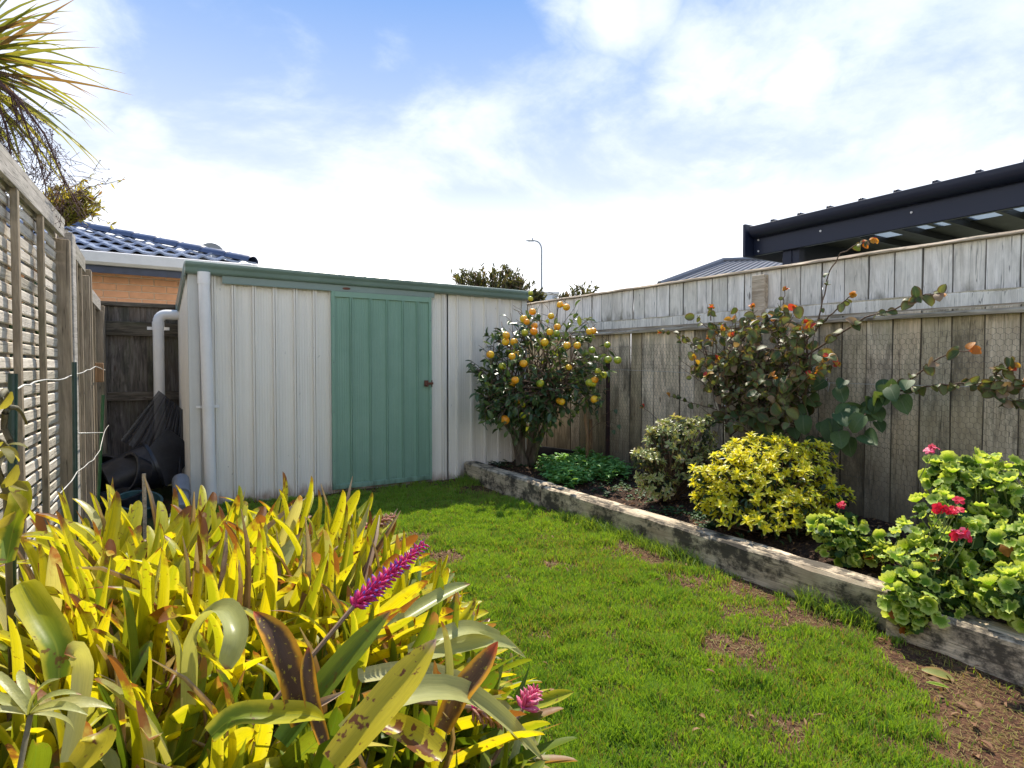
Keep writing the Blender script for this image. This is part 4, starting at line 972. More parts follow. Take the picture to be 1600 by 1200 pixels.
FR = [(829,458,2),(829,467,2),(875,476,1),(885,480,1),(832,487,0),(818,498,1),(823,503,0),(861,494,1),(835,509,0),(834,518,0),(871,511,1),(870,521,2),(859,519,1),(791,524,1),(790,534,1),(803,534,1),(820,520,2),
      (851,535,1),(886,540,1),(902,540,1),(927,517,0),(921,518,1),(800,557,1),(807,553,1),(818,568,1),(766,554,1),(800,600,0),(805,594,0),(844,599,2),(889,574,1),(950,562,2),(965,563,2),(934,580,2),(943,586,2),
      (927,600,2),(929,594,0),(921,598,2),(929,624,1),(808,626,1),(874,626,1),(817,649,2),(789,656,0),(949,539,2),(925,547,2),(878,628,1),(816,632,2),(785,572,2)]
for i, (px, py, c) in enumerate(FR):
    dd = 5.36+.25*rt.random() if 770 < px < 920 else 5.4
    p = cpt(px, py, dd); o = link('fruit', fm[c], None, tree, p-tb, (rt.uniform(-.5, .5), rt.uniform(-.5, .5), rt.uniform(0, 6))); s = rt.uniform(.84, 1.08); 
    if py < 470: s *= .8
    if (px, py) == (789, 656): s = 1.25
    o.scale = (s, s, s)
    q = [p+Vector((0, 0, .033*s)), p+Vector((rt.uniform(-.04, .04), .06, .09)), p+Vector((rt.uniform(-.08, .08), .2, .14))]; tw_.append(q)
mb = MB()
for q in tw_[-len(FR):]: mb.tube([x-tb for x in q], .0025, 4, cap=False)
mb.build('fruit_stalks', M['twig'], tree)['kind'] = 'stuff'
for (a, b, c2) in (((838, 600), (870, 500), (826, 458)), ((930, 600), (925, 530), (912, 505)), ((880, 560), (884, 500), (879, 430)), ((920, 640), (900, 560), (945, 545)), ((800, 640), (770, 560), (745, 480))):
    pass
# second little citrus stem
sb = at(917, 708, x=3.72); sb.z = .12
st2 = plant('citrus_sapling', 'thin orange-brown citrus stem with bare twigs left of the dark steel post', 'sapling', sb)
q = [Vector((sb.x, sb.y, .08))]+[at(px, py, x=3.72) for px, py in ((918, 680), (914, 655), (916, 625), (905, 605), (900, 590))]
stems(st2, [(q, .018, .010)], M['stake'], 'trunk', n=8, each=True)
tws = []; pl = []
for i in range(26):
    s = q[3].lerp(q[5], rt.random()); tip = at(rt.uniform(880, 950), rt.uniform(555, 650), x=3.72)+Vector((rt.uniform(-.15, .1), 0, 0))
    pth = bez(s, s.lerp(tip, .5)+rvec(rt)*.06, tip, 5); tws.append((pth, .005, .0015))
    for k in range(4): pl.append((pth[rt.randint(2, 5)], rvec(rt)+Vector((0, 0, -.1)), Vector((0, 0, 1))+rvec(rt)*.7, rt.uniform(.05, .09), rt.randrange(4), rt.random()))
for px, py in ((961, 640), (966, 664), (958, 672)): p = at(px, py, x=3.85); pl.append((p, Vector((-.2, -.3, -.1)), Vector((-.6, -.3, .8)), .085, 0, .7)); tws.append((bez(q[1], q[2]+Vector((.1, -.1, .05)), p, 6), .003, .0015))
stems(st2, tws, M['twig'], 'twigs'); scatter(st2, pl, cs_, M['citrus'], 60)

# ---- climbing shrub with orange new leaves
M['climb'] = leafmat('climber_leaf', (.05, .09, .028), (.26, .28, .09), trans=.3, rough=.5, vein=(.13, .15, .07), edge=(.13, .09, .04), dry=(.10, (.30, .21, .13)))
M['climb_big'] = leafmat('climber_big_leaf', (.05, .10, .035), (.14, .21, .07), trans=.28, rough=.55, vein=(.15, .19, .10))
M['climb_new'] = leafmat('climber_new_leaf', (.58, .20, .03), (.48, .36, .04), trans=.4, rough=.5, dry=(.2, (.50, .06, .04)))
cb = Vector((3.9, 2.86, .12))
cl = plant('climbing_shrub', 'sprawling climbing shrub with dark green leaves and orange new tips on the fence', 'shrub', cb)
rc = random.Random(5)
heart = lambda u: (math.sin(math.pi*min(1, u*.9+.1))**.6)*(1.05-.25*u) if u > .02 else .35
hl = [leaf_shape(1, .85, 6, heart, bend=b, fold=f, side=s) for b, f, s in ((.5, .15, .1), (.9, .25, -.1), (.2, .35, 0), (1.3, .1, .1))]
Xp = 3.86
main = []; small = []; big = []; new = []; tws = []
def branch(pts, dxs, r0, r1, leaves, size, tipn, lst, droop=.3):
    path = [at(px, py, x=Xp+dx) for (px, py), dx in zip(pts, dxs)]
    sm = []
    for i in range(len(path)-1):
        for k in range(4): sm.append(path[i].lerp(path[i+1], k/4)+rvec(rc)*.006)
    sm.append(path[-1]); tws.append((sm, r0, r1)); n = len(sm)
    for k in range(leaves):
        u = rc.uniform(.12, 1); i = min(n-2, int(u*(n-1))); p = sm[i].lerp(sm[i+1], rc.random())
        d = rvec(rc)*.9+Vector((-.5, -.1, -.1)); lst.append((p, d, Vector((-.9, -.3, .6))+rvec(rc)*.7, size*rc.uniform(.6, 1.15), rc.randrange(4), rc.random()))
    for k in range(tipn):
        p = sm[-1]; d = (sm[-1]-sm[-3]).normalized()*.8+rvec(rc)*.8; new.append((p+rvec(rc)*.012, d, Vector((-.8, -.2, .6))+rvec(rc)*.6, size*rc.uniform(.4, .75), rc.randrange(4), rc.random()))
origin = (1188, 740)
# framework
for pts in (((1188, 770), (1180, 700), (1168, 610), (1150, 520)), ((1195, 770), (1205, 690), (1220, 590), (1222, 490)), ((1190, 770), (1150, 700), (1120, 620), (1100, 540)), ((1200, 760), (1245, 690), (1262, 600), (1262, 520)), ((1195, 765), (1250, 710), (1330, 650), (1378, 615))):
    path = [at(px, py, x=Xp+rc.uniform(-.05, .1)) for px, py in pts]; path[0] = cb+Vector((0, 0, -.02)); sm = []
    for i in range(len(path)-1):
        for k in range(4): sm.append(path[i].lerp(path[i+1], k/4))
    sm.append(path[-1]); main.append((wig(sm, 1, .008, int(pts[1][0])), .017, .006))
stems(cl, main, M['twig'], 'stem', n=7, each=True)
# bushy body
for i in range(150):
    reg = rc.choice((((1175, 560), 88, 62), ((1205, 520), 62, 40), ((1150, 610), 80, 60), ((1225, 610), 60, 70), ((1100, 550), 55, 60), ((1160, 650), 80, 40), ((1190, 500), 95, 34), ((1250, 570), 55, 55)))
    th = rc.uniform(0, 6.283); q = math.sqrt(rc.random()); tx, ty = reg[0][0]+math.cos(th)*q*reg[1], reg[0][1]+math.sin(th)*q*reg[2]
    st_ = rc.choice(main[:4])[0]; s = st_[rc.randint(5, len(st_)-1)]
    tip = at(tx, ty, x=Xp+rc.uniform(-.38, .12)); path = bez(s, s.lerp(tip, .5)+Vector((-.04, 0, -.02))+rvec(rc)*.04, tip, 5); tws.append((path, .005, .0018))
    for k in range(rc.randint(4, 8)):
        p = path[rc.randint(2, 5)]+rvec(rc)*.02; lowp = ty > 620
        small.append((p, rvec(rc)*.9+Vector((-.6, -.2, -.25)), Vector((-.8, -.3, .7))+rvec(rc)*.75, rc.uniform(.038, .085)*(1.25 if lowp else 1), rc.randrange(4), rc.random()))
    if rc.random() < .22 and ty < 600:
        for k in range(4): new.append((tip+rvec(rc)*.015, rvec(rc)+Vector((-.3, 0, .6)), Vector((-.8, -.2, .6))+rvec(rc)*.6, rc.uniform(.03, .055), rc.randrange(4), rc.random()))
branch(((1275, 520), (1285, 470), (1296, 425), (1315, 395), (1345, 380)), (.0, 0, -.03, -.05, -.07), .006, .003, 5, .06, 5, small)
branch(((1345, 380), (1362, 376)), (-.07, -.08), .003, .002, 4, .06, 5, small)
branch(((1262, 530), (1290, 500), (1315, 475), (1330, 462)), (0, -.03, -.05, -.06), .006, .003, 8, .06, 8, small)
branch(((1240, 570), (1300, 530), (1350, 496), (1400, 482), (1440, 462), (1470, 458)), (.02, 0, -.03, -.05, -.06, -.08), .007, .003, 22, .075, 2, small)
branch(((1110, 560), (1075, 530), (1050, 518), (1030, 517)), (0, -.02, -.03, -.03), .005, .002, 14, .055, 5, small)
branch(((1120, 640), (1080, 630), (1045, 618)), (0, -.05, -.06), .005, .002, 9, .055, 4, small)
branch(((1110, 700), (1060, 690), (1015, 645), (1003, 635)), (-.05, -.06, -.06, -.06), .004, .002, 4, .05, 8, small)
branch(((1225, 500), (1225, 470), (1226, 452)), (0, -.03, -.03), .005, .002, 4, .05, 9, small)
branch(((1110, 500), (1112, 480)), (0, -.03), .005, .002, 4, .05, 6, small)
branch(((1180, 500), (1175, 480)), (0, -.03), .005, .002, 4, .05, 8, small)
branch(((1270, 580), (1290, 572), (1305, 568)), (0, -.05, -.06), .004, .002, 5, .06, 7, small)
branch(((1378, 615), (1420, 595), (1450, 570), (1490, 550), (1515, 548)), (0, -.03, -.05, -.06, -.06), .006, .003, 9, .075, 5, small)
branch(((1378, 615), (1440, 603), (1500, 600), (1560, 600), (1600, 596)), (0, -.03, -.04, -.05, -.06), .007, .003, 34, .07, 4, small)
branch(((1550, 600), (1560, 580), (1580, 572)), (-.05, -.06, -.07), .004, .003, 12, .065, 4, small)
branch(((1540, 600), (1560, 625), (1600, 628)), (-.05, -.06, -.07), .004, .003, 10, .065, 0, small)
branch(((1330, 650), (1360, 640), (1378, 618), (1400, 610)), (0, -.03, -.05, -.06), .007, .003, 16, .11, 0, big)
for px, py, s in ((1180, 645, .14), (1200, 655, .16), (1215, 630, .12), (1245, 640, .13), (1160, 650, .12), (1210, 680, .14), (1240, 675, .13), (1190, 680, .12), (1330, 640, .17), (1300, 660, .16), (1312, 648, .14), (1285, 665, .13), (1350, 655, .13), (1375, 640, .14), (1390, 610, .13), (1310, 680, .14), (1275, 690, .13), (1325, 690, .12),
                  (1350, 685, .13), (1255, 655, .13), (1405, 625, .13), (1420, 600, .10), (1310, 610, .12), (1290, 600, .12), (1320, 600, .1), (1280, 560, .11), (1235, 595, .12), (1215, 600, .1), (1250, 700, .12), (1220, 705, .12), (1170, 700, .12), (1150, 690, .11), (1180, 715, .11), (1130, 710, .11), (1300, 700, .1), (1265, 625, .12), (1370, 665, .1)):
    p = at(px, py-6, x=Xp+rc.uniform(-.14, .0)); big.append((p, Vector((-.45, rc.uniform(-.7, .3), rc.uniform(-.9, -.2))), Vector((-.9, -.35, .6))+rvec(rc)*.35, s*rc.uniform(.9, 1.1), rc.choice((0, 2, 0, 1)), rc.random()))
    tws.append((bez(p+Vector((.1, .05, -.02)), p+Vector((.05, 0, .03)), p, 3), .003, .002))
stems(cl, tws, M['twig'], 'twigs')
scatter(cl, small, hl, M['climb'], 200); scatter(cl, big, hl, M['climb_big'], 60, 'large_leaf'); scatter(cl, new, hl, M['climb_new'], 45, 'new_leaf', 'new_growth')

# ---- rosette shrubs
oval = lambda u: math.sin(math.pi*(u*.92+.04))**.7
ov = [leaf_shape(1, .42, 4, oval, bend=b, fold=f) for b, f in ((.3, .25), (.7, .3), (1.0, .15))]
def shrub(name, label, base, lobes, nros, per, size, m, minner, stemm, up=.5, ninner=400, maxobj=270, seed=1, core=.8, shells=(.82, 1.0), leafname='leaf', shapes=None, spread=1.0):
    r = random.Random(seed); o = plant(name, label, 'shrub', base); pl = []; inn = []; tws = []; shapes = shapes or ov; lw = [q[1][0]*q[1][2] for q in lobes]
    for i in range(nros):
        c, rr = r.choices(lobes, weights=lw)[0]; v = rvec(r)
        if v.z < -.55: v.z *= -1
        q = r.uniform(*shells); tip = Vector((c[0]+v.x*rr[0]*q, c[1]+v.y*rr[1]*q, c[2]+v.z*rr[2]*q))
        if tip.z < base.z+.04: tip.z = base.z+.05+r.random()*.05
        if tip.x > FX-.05: tip.x = FX-.05
        ax = (v*(1-up)+Vector((-.1, -.12, up))+rvec(r)*.25).normalized()
        s = base+Vector((r.uniform(-.05, .05), r.uniform(-.05, .05), 0)); tws.append((bez(s, s.lerp(tip, .55)-Vector((0, 0, .04)), tip, 5), .005, .002))
        t1 = ax.orthogonal().normalized(); t2 = ax.cross(t1); a0 = r.random()*6
        for k in range(per):
            a = a0+k*2.4; rad = t1*math.cos(a)+t2*math.sin(a); f = k/per
            d = rad*(1-.55*f)*spread+ax*(.35+1.0*f); pl.append((tip-ax*(.3*size*(1-f)), d, ax, size*r.uniform(.75, 1.15)*(1-.25*f), r.randrange(len(shapes)), r.random()))
        tip0 = tip-ax*size*1.2
        for k in range(3): inn.append((tip0+rvec(r)*size*.8, rvec(r)+ax*.3, Vector((0, 0, 1))+rvec(r), size*r.uniform(.8, 1.1), r.randrange(len(shapes)), r.random()))
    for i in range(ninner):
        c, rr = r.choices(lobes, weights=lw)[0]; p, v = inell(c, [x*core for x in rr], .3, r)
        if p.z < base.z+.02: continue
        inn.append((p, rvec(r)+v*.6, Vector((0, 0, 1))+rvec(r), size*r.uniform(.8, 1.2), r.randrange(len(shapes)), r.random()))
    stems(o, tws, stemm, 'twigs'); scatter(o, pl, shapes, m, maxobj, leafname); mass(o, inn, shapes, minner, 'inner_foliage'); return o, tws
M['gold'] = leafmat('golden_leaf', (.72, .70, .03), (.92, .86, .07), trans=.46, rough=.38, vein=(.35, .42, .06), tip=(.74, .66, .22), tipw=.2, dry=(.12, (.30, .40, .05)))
M['gold_in'] = leafmat('dark_green_leaf', (.022, .05, .022), (.06, .10, .03), trans=.25, rough=.35)  # dark green leaves inside the golden shrub and in the hedge
base = Vector((3.27, 2.26, .12))
def lob(px, py, dd, rx_, ry_, rz_=None):
    p = at(px, py, d=dd); k = dd/910; return ((p.x, p.y, p.z), (rx_*k, rx_*k*.9, ry_*k))
shrub('golden_shrub', 'bright yellow-leaved rounded shrub in the middle of the raised bed', base, [lob(1195, 765, 3.7, 105, 68), lob(1190, 785, 3.6, 100, 44), lob(1150, 765, 3.65, 62, 58), lob(1245, 745, 3.75, 62, 52), lob(1190, 730, 3.75, 70, 48), lob(1120, 775, 3.6, 38, 30), lob(1225, 790, 3.6, 75, 40), lob(1275, 708, 3.72, 22, 18), lob(1200, 690, 3.75, 18, 12), lob(1312, 775, 3.55, 18, 12), lob(1100, 745, 3.6, 25, 18)],
      860, 8, .047, M['gold'], M['gold_in'], M['twig'], .55, 900, 290, 3, shells=(.74, 1.1))
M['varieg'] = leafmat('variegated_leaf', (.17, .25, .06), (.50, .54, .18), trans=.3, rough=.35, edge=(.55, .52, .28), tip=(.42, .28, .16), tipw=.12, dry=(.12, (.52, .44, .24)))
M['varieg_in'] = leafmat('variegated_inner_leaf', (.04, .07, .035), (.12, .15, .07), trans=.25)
base = at(1043, 782, z=.12)
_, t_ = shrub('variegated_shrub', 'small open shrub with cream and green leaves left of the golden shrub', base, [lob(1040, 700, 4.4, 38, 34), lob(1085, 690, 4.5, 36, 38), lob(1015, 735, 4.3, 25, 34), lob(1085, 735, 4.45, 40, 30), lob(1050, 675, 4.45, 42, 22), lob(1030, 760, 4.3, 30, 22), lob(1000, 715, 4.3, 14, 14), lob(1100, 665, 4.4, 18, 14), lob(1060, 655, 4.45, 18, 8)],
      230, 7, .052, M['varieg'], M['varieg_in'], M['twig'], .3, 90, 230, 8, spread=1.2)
o = _; mb = MB()
for k in range(7):
    a = Vector((rnd.uniform(-.03, .03), rnd.uniform(-.03, .03), -.04)); mb2 = MB().tube(bez(a, a+Vector((rnd.uniform(-.05, .05), rnd.uniform(-.05, .05), .2)), Vector((rnd.uniform(-.2, .2), rnd.uniform(-.2, .2), rnd.uniform(.35, .5))), 5), [.016, .014, .012, .009, .007, .005], 6).build('stem', M['twig'], o, smooth=True)

# ---- geraniums
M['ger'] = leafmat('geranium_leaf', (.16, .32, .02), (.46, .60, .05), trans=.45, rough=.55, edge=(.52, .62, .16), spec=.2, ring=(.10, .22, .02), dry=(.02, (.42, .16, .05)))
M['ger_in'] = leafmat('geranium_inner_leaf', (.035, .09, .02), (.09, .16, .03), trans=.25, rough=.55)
gl = [round_leaf(.5, 18, c, 6, True, w, s) for c, w, s in ((.35, .10, 1), (.6, .13, 2), (.2, .15, 3), (-.3, .14, 4), (.9, .12, 5))]
M['gstem'] = plain('geranium_stem', (.22, .27, .09), .6)
M['petal'] = leafmat('red_petal', (.62, .010, .025), (.80, .03, .10), trans=.25, rough=.5)
M['petal_pink'] = leafmat('pink_petal', (.78, .06, .18), (.85, .20, .30), trans=.25, rough=.5)
def geranium(label, base, lobes, n, size, seed, flowers, maxobj):
    r = random.Random(seed); o = plant('geranium_plant', label, 'geranium', base); pl = []; inn = []; tws = []
    for i in range(n):
        c, rr = r.choice(lobes); v = rvec(r)
        q = r.uniform(.55, 1.0); p = Vector((c[0]+v.x*rr[0]*q, c[1]+v.y*rr[1]*q, c[2]+v.z*rr[2]*q))
        if p.z < .03: p.z = .03+r.random()*.05
        if p.z < .2 and p.x < SLX: p.x = min(p.x, SLX-.04)
        s = size*(.35+.85*r.random()**.8); nn = Vector((0, 0, .8))+v*.8+Vector((-.1, -.2, 0))+rvec(r)*.95
        d = v*.8+rvec(r)*.6; d = d-nn*(d.dot(nn)/nn.length_squared)
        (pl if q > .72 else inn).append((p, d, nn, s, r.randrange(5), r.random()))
        if r.random() < .35: c0 = Vector(c); tws.append((bez(base.lerp(c0, .6)+rvec(r)*.05, c0.lerp(p, .5)-Vector((0, 0, .05)), p, 5), .0045, .002))
    for c, rr in lobes:
        for k in range(4): c0 = Vector(c)+rvec(r)*.06; tws.append((bez(base, base.lerp(c0, .6)-Vector((0, 0, .03)), c0, 5), .010, .006))
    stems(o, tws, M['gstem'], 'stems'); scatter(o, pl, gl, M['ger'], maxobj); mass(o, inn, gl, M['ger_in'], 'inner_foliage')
    for k, (px, py, dd, rad, nf, mm) in enumerate(flowers):
        p = at(px, py, d=dd); mb = []; 
        fh = link('flower_head', None, None, o, p-base)
        for i in range(nf):
            q = p+rvec(r)*rad*(.9 if nf > 1 else .1); ax = (Vector((-.3, -.6, .45))+rvec(r)*.6).normalized(); t1 = ax.orthogonal().normalized(); t2 = ax.cross(t1)
            for z_ in range(5):
                a = z_*1.257; mb.append((q, t1*math.cos(a)+t2*math.sin(a)+ax*.15, ax+rvec(r)*.2, .022*r.uniform(.85, 1.15), 0, r.random()))
        me_ = mass(fh, [(Vector(a_[0])-base, *a_[1:]) for a_ in mb] if False else [(a_[0]-p+fh.location*0, *a_[1:]) for a_ in mb], [leaf_shape(1, .85, 4, lambda u: math.sin(math.pi*(u*.75+.12))**.8, bend=.4, fold=.1)], mm, 'petals', None) if False else None
        pos = [(a_[0]-p+fh.location, *a_[1:]) for a_ in mb]
        me_ = mass(fh, pos, [leaf_shape(1, .9, 4, lambda u: math.sin(math.pi*(u*.7+.15))**.8, bend=.4, fold=.1)], mm, 'petals', None)
        MB().tube([Vector((0, 0, 0)), Vector((.01, .02, -.05)), Vector((.03, .07, -.15))], .0022, 5).build('flower_stalk', M['gstem'], fh)
    return o
base = at(1490, 950, z=.13)
geranium('large lime-green geranium with red flowers spilling over the sleepers at the right edge', base,
         [lob(1475, 830, 2.62, 72, 62), lob(1450, 905, 2.5, 68, 60), lob(1540, 770, 2.72, 80, 62), lob(1560, 850, 2.55, 80, 70), lob(1500, 880, 2.5, 70, 70), lob(1600, 790, 2.6, 70, 80), lob(1620, 880, 2.35, 62, 72), lob(1425, 940, 2.42, 35, 42), lob(1480, 950, 2.40, 50, 40), lob(1495, 745, 2.75, 42, 30), lob(1590, 930, 2.2, 45, 42)],
         1700, .060, 4, ((1473, 796, 2.32, .020, 4, M['petal']), (1493, 799, 2.32, .015, 3, M['petal']), (1497, 781, 2.32, .006, 1, M['petal']), (1486, 836, 2.25, .012, 2, M['petal']), (1502, 828, 2.25, .015, 3, M['petal_pink']), (1512, 838, 2.25, .013, 2, M['petal']), (1459, 702, 2.6, .022, 4, M['petal_pink'])), 290)
base = at(1316, 868, z=.13)
geranium('small lime-green geranium with one red bud beside the golden shrub', base, [lob(1315, 830, 3.02, 34, 26), lob(1335, 855, 3.0, 28, 24), lob(1295, 825, 3.05, 22, 18), lob(1320, 855, 2.98, 34, 22)], 260, .060, 6, ((1314, 789, 3.1, .005, 2, M['petal']),), 120)
base = at(1385, 862, z=.13)
geranium('low leafy geranium shoots between the small and the large geranium', base, [lob(1390, 850, 2.85, 24, 14), lob(1375, 862, 2.85, 16, 12)], 45, .055, 9, (), 40)

# ---- strappy tuft, mint, weeds
M['strap'] = leafmat('strappy_leaf', (.10, .14, .06), (.42, .44, .30), trans=.3)
def tuft(label, base, n, L, w, m, seed, cat='plant', name='strappy_plant', shp=None, spread=1.0):
    r = random.Random(seed); o = plant(name, label, cat, base); sh = shp or [leaf_shape(1, w, 6, lambda u: min(1, u*4+.4)*(1-u**2.5)+.02, bend=b, fold=.3, curl=.6) for b in (.6, 1.0, 1.5)]; pl = []
    for i in range(n):
        a = r.random()*6.283; d = Vector((math.cos(a)*spread, math.sin(a)*spread, r.uniform(.5, 1.5))); pl.append((base+Vector((math.cos(a), math.sin(a), 0))*.015, d, Vector((-d.x, -d.y, 1)), L*r.uniform(.6, 1.1), r.randrange(len(sh)), r.random()))
    scatter(o, pl, sh, m, n); return o
tuft('grassy tuft with pale narrow leaves between the two geraniums', at(1368, 842, z=.12), 26, .13, .075, M['strap'], 2)
M['mint'] = leafmat('mint_leaf', (.14, .36, .09), (.34, .60, .18), trans=.3, rough=.5, vein=(.05, .14, .05))
M['weed'] = leafmat('weed_leaf', (.03, .09, .035), (.10, .19, .07), trans=.3, rough=.55)
rm_ = random.Random(12)
def mat_patch(name, label, regs, n, size, m, hmax, cat='ground cover'):
    pl = []
    for i in range(n):
        (px, py), rx_, ry_ = rm_.choice(regs); th = rm_.uniform(0, 6.283); q = math.sqrt(rm_.random())
        g = at(px+math.cos(th)*q*rx_, py+math.sin(th)*q*ry_, z=.13)
        if g.x < BEDX+.03 or g.x > FX-.02: continue
        h = hmax*(1-.5*q*q)*rm_.uniform(.3, 1); c = g+Vector((0, 0, h))
        for k in range(5):
            a = k*2.4+i; pl.append((c-Vector((0, 0, k*.012)), Vector((math.cos(a), math.sin(a), .25)), Vector((0, 0, 1))+rvec(rm_)*.25, size*rm_.uniform(.6, 1.1), rm_.randrange(3), rm_.random()))
    mn = [leaf_shape(1, .62, 4, oval, bend=b, fold=f) for b, f in ((.3, .2), (.8, .3), (.1, .35))]
    o = mass(None, pl, mn, m, name, 'stuff'); tag(o, label, cat); return o
mat_patch('mint_patch', 'dense patch of green mint spreading between orange tree and variegated shrub', [((895, 742), 52, 15), ((930, 735), 40, 14), ((870, 735), 32, 10), ((955, 745), 32, 10), ((915, 728), 30, 8), ((890, 755), 30, 8)], 420, .062, M['mint'], .2)
mat_patch('weed_cover', 'low scattered green weeds growing through the mulch in the bed', [((800, 725), 30, 6), ((840, 730), 20, 6), ((960, 760), 50, 10), ((1000, 780), 40, 10), ((960, 765), 30, 8), ((1090, 805), 22, 6), ((1040, 800), 30, 5), ((770, 722), 12, 4), ((1110, 820), 20, 5)], 190, .038, M['weed'], .04)

# ---- far and overhanging trees
M['far'] = leafmat('far_leaf', (.055, .065, .028), (.15, .15, .06), trans=.35, rough=.5, dry=(.1, (.16, .11, .07)))
M['olive'] = leafmat('olive_leaf', (.22, .22, .05), (.46, .40, .09), trans=.6, rough=.5, dry=(.12, (.22, .13, .06)))
thin = [leaf_shape(1, .26, 3, oval, bend=b, fold=.2) for b in (.3, .8)]
def far_tree(name, label, px0, py0, dd, lobes, nsh, per, size, m, seed, group=None, thick=.05, updir=1.0):
    r = random.Random(seed); base = at(px0, py0, d=dd); base.z = 0; o = plant(name, label, 'tree', base, group); pl = []; tws = []
    k = dd/910; tops = []
    t0 = at(px0, py0, d=dd); mb = MB().tube([Vector((0, 0, 0)), Vector((.05, 0, t0.z*.5)), t0-base], [thick, thick*.8, thick*.5], 8); mb.build('trunk', M['bark'], o, smooth=True)
    for i in range(nsh):
        px, py, rx_, ry_ = r.choice(lobes); th = r.uniform(0, 6.283); q = math.sqrt(r.random())
        tip = at(px+math.cos(th)*q*rx_, py+math.sin(th)*q*ry_, d=dd+r.uniform(-.7, .7)*rx_*k)
        s = t0+Vector((0, 0, -.1)); path = bez(s, s.lerp(tip, .6)+Vector((0, 0, -.1)), tip, 6); tws.append((path, thick*.25, .004))
        g = (path[-1]-path[-2]).normalized()+Vector((0, 0, updir))
        for j in range(per):
            u = r.random(); p = path[-1].lerp(path[-2], u*1.2)+rvec(r)*size*.3; pl.append((p, g.normalized()*1.0+rvec(r)*.75, rvec(r)+Vector((0, 0, .4)), size*r.uniform(.6, 1.2), r.randrange(2), r.random()))
    stems(o, tws, M['twig'], 'branches'); mass(o, pl, thin, m, 'crown'); return o
far_tree('background_tree', 'grey-green bushy tree showing above the right end of the shed', 765, 480, 13, [(730, 435, 25, 14), (765, 440, 40, 22), (795, 435, 28, 22), (815, 450, 24, 16), (840, 466, 12, 14), (770, 460, 60, 20)], 260, 11, .13, M['far'], 2)
far_tree('background_tree', 'small thin-crowned tree top just above the far end of the right fence', 905, 490, 12, [(893, 458, 10, 8), (915, 452, 18, 12), (905, 465, 25, 10), (880, 466, 8, 6)], 46, 9, .12, M['far'], 3, thick=.035)
o = far_tree('overhanging_tree', 'olive-green small-leaved tree reaching over the left fence beside the cordyline', 60, 330, 4.9, [(100, 312, 40, 22), (130, 325, 28, 18), (75, 320, 30, 25), (100, 338, 30, 12), (130, 305, 24, 14)], 100, 14, .062, M['olive'], 4, thick=.04, updir=.15)
r = random.Random(8); pl = []; tws = []
for pts in (((110, 310), (140, 292), (165, 287), (200, 280)), ((110, 325), (140, 335), (165, 345), (182, 358)), ((100, 300), (130, 282), (145, 272)), ((110, 320), (150, 318), (170, 330))):
    q = [at(px, py, d=4.8) for px, py in pts]; sm = []
    for i in range(len(q)-1):
        for k in range(4): sm.append(q[i].lerp(q[i+1], k/4)+rvec(r)*.006)
    tws.append((sm, .004, .0015))
    for i in range(30): p = r.choice(sm); pl.append((p, rvec(r)+Vector((.5, 0, -.2)), rvec(r)+Vector((0, 0, .6)), r.uniform(.03, .055), r.randrange(2), r.random()))
stems(o, tws, M['twig'], 'branches'); mass(o, pl, thin, M['olive'], 'outer_foliage')

# ---- cordyline behind the left fence
M['sword'] = leafmat('cordyline_leaf', (.20, .23, .06), (.48, .48, .11), trans=.35, rough=.4, tip=(.30, .17, .07), tipw=.14, dry=(.2, (.25, .16, .08)), spots=.3)
M['berry'] = plain('flower_stalk_brown', (.095, .04, .028), .7)
hd_ = at(-62, 95, d=3.25); cbase = Vector((hd_.x-.1, hd_.y, 0))
co_ = plant('cordyline_palm', 'cordyline with long yellow-green sword leaves and brown drooping flower stalks over the left fence', 'palm', cbase)
MB().tube([Vector((0, 0, 0)), Vector((.03, 0, 1.4)), hd_-cbase], [.09, .075, .06], 12).build('trunk', M['bark'], co_, smooth=True)
sw = [leaf_shape(1, .052, 8, lambda u: min(1, .45+u*2.2)*max(.02, 1-u**2.2), bend=b, fold=.35, curl=.7) for b in (.05, .25, .5, .9)]
pl = []; r = random.Random(31)
for i in range(130):
    v = rvec(r); 
    if v.z < -.75: v.z = -v.z
    pl.append((hd_+v*.05+Vector((0, 0, r.uniform(-.15, .1))), v, Vector((-v.x*.3, -v.y*.3, 1)), r.uniform(.5, .78), r.randrange(4), r.random()))
for px, py, L in ((130, 60, .8), (125, 62, .7), (90, 20, .7), (75, 67, .62), (110, 115, .74), (112, 120, .7), (120, 135, .72), (145, 190, .85), (118, 215, .8), (110, 160, .7), (150, 240, .9), (105, 155, .6), (60, 5, .7), (100, -10, .8), (70, 95, .6), (95, 130, .66), (130, 175, .75)):
    e = at(px, py, d=3.25+r.uniform(-.15, .15)); v = e-hd_; pl.append((hd_+Vector((0, 0, r.uniform(-.05, .05))), v+Vector((0, 0, v.length*.10)), Vector((-.2, -.3, 1)), v.length, 1, r.random()))
scatter(co_, pl, sw, M['sword'], 200)
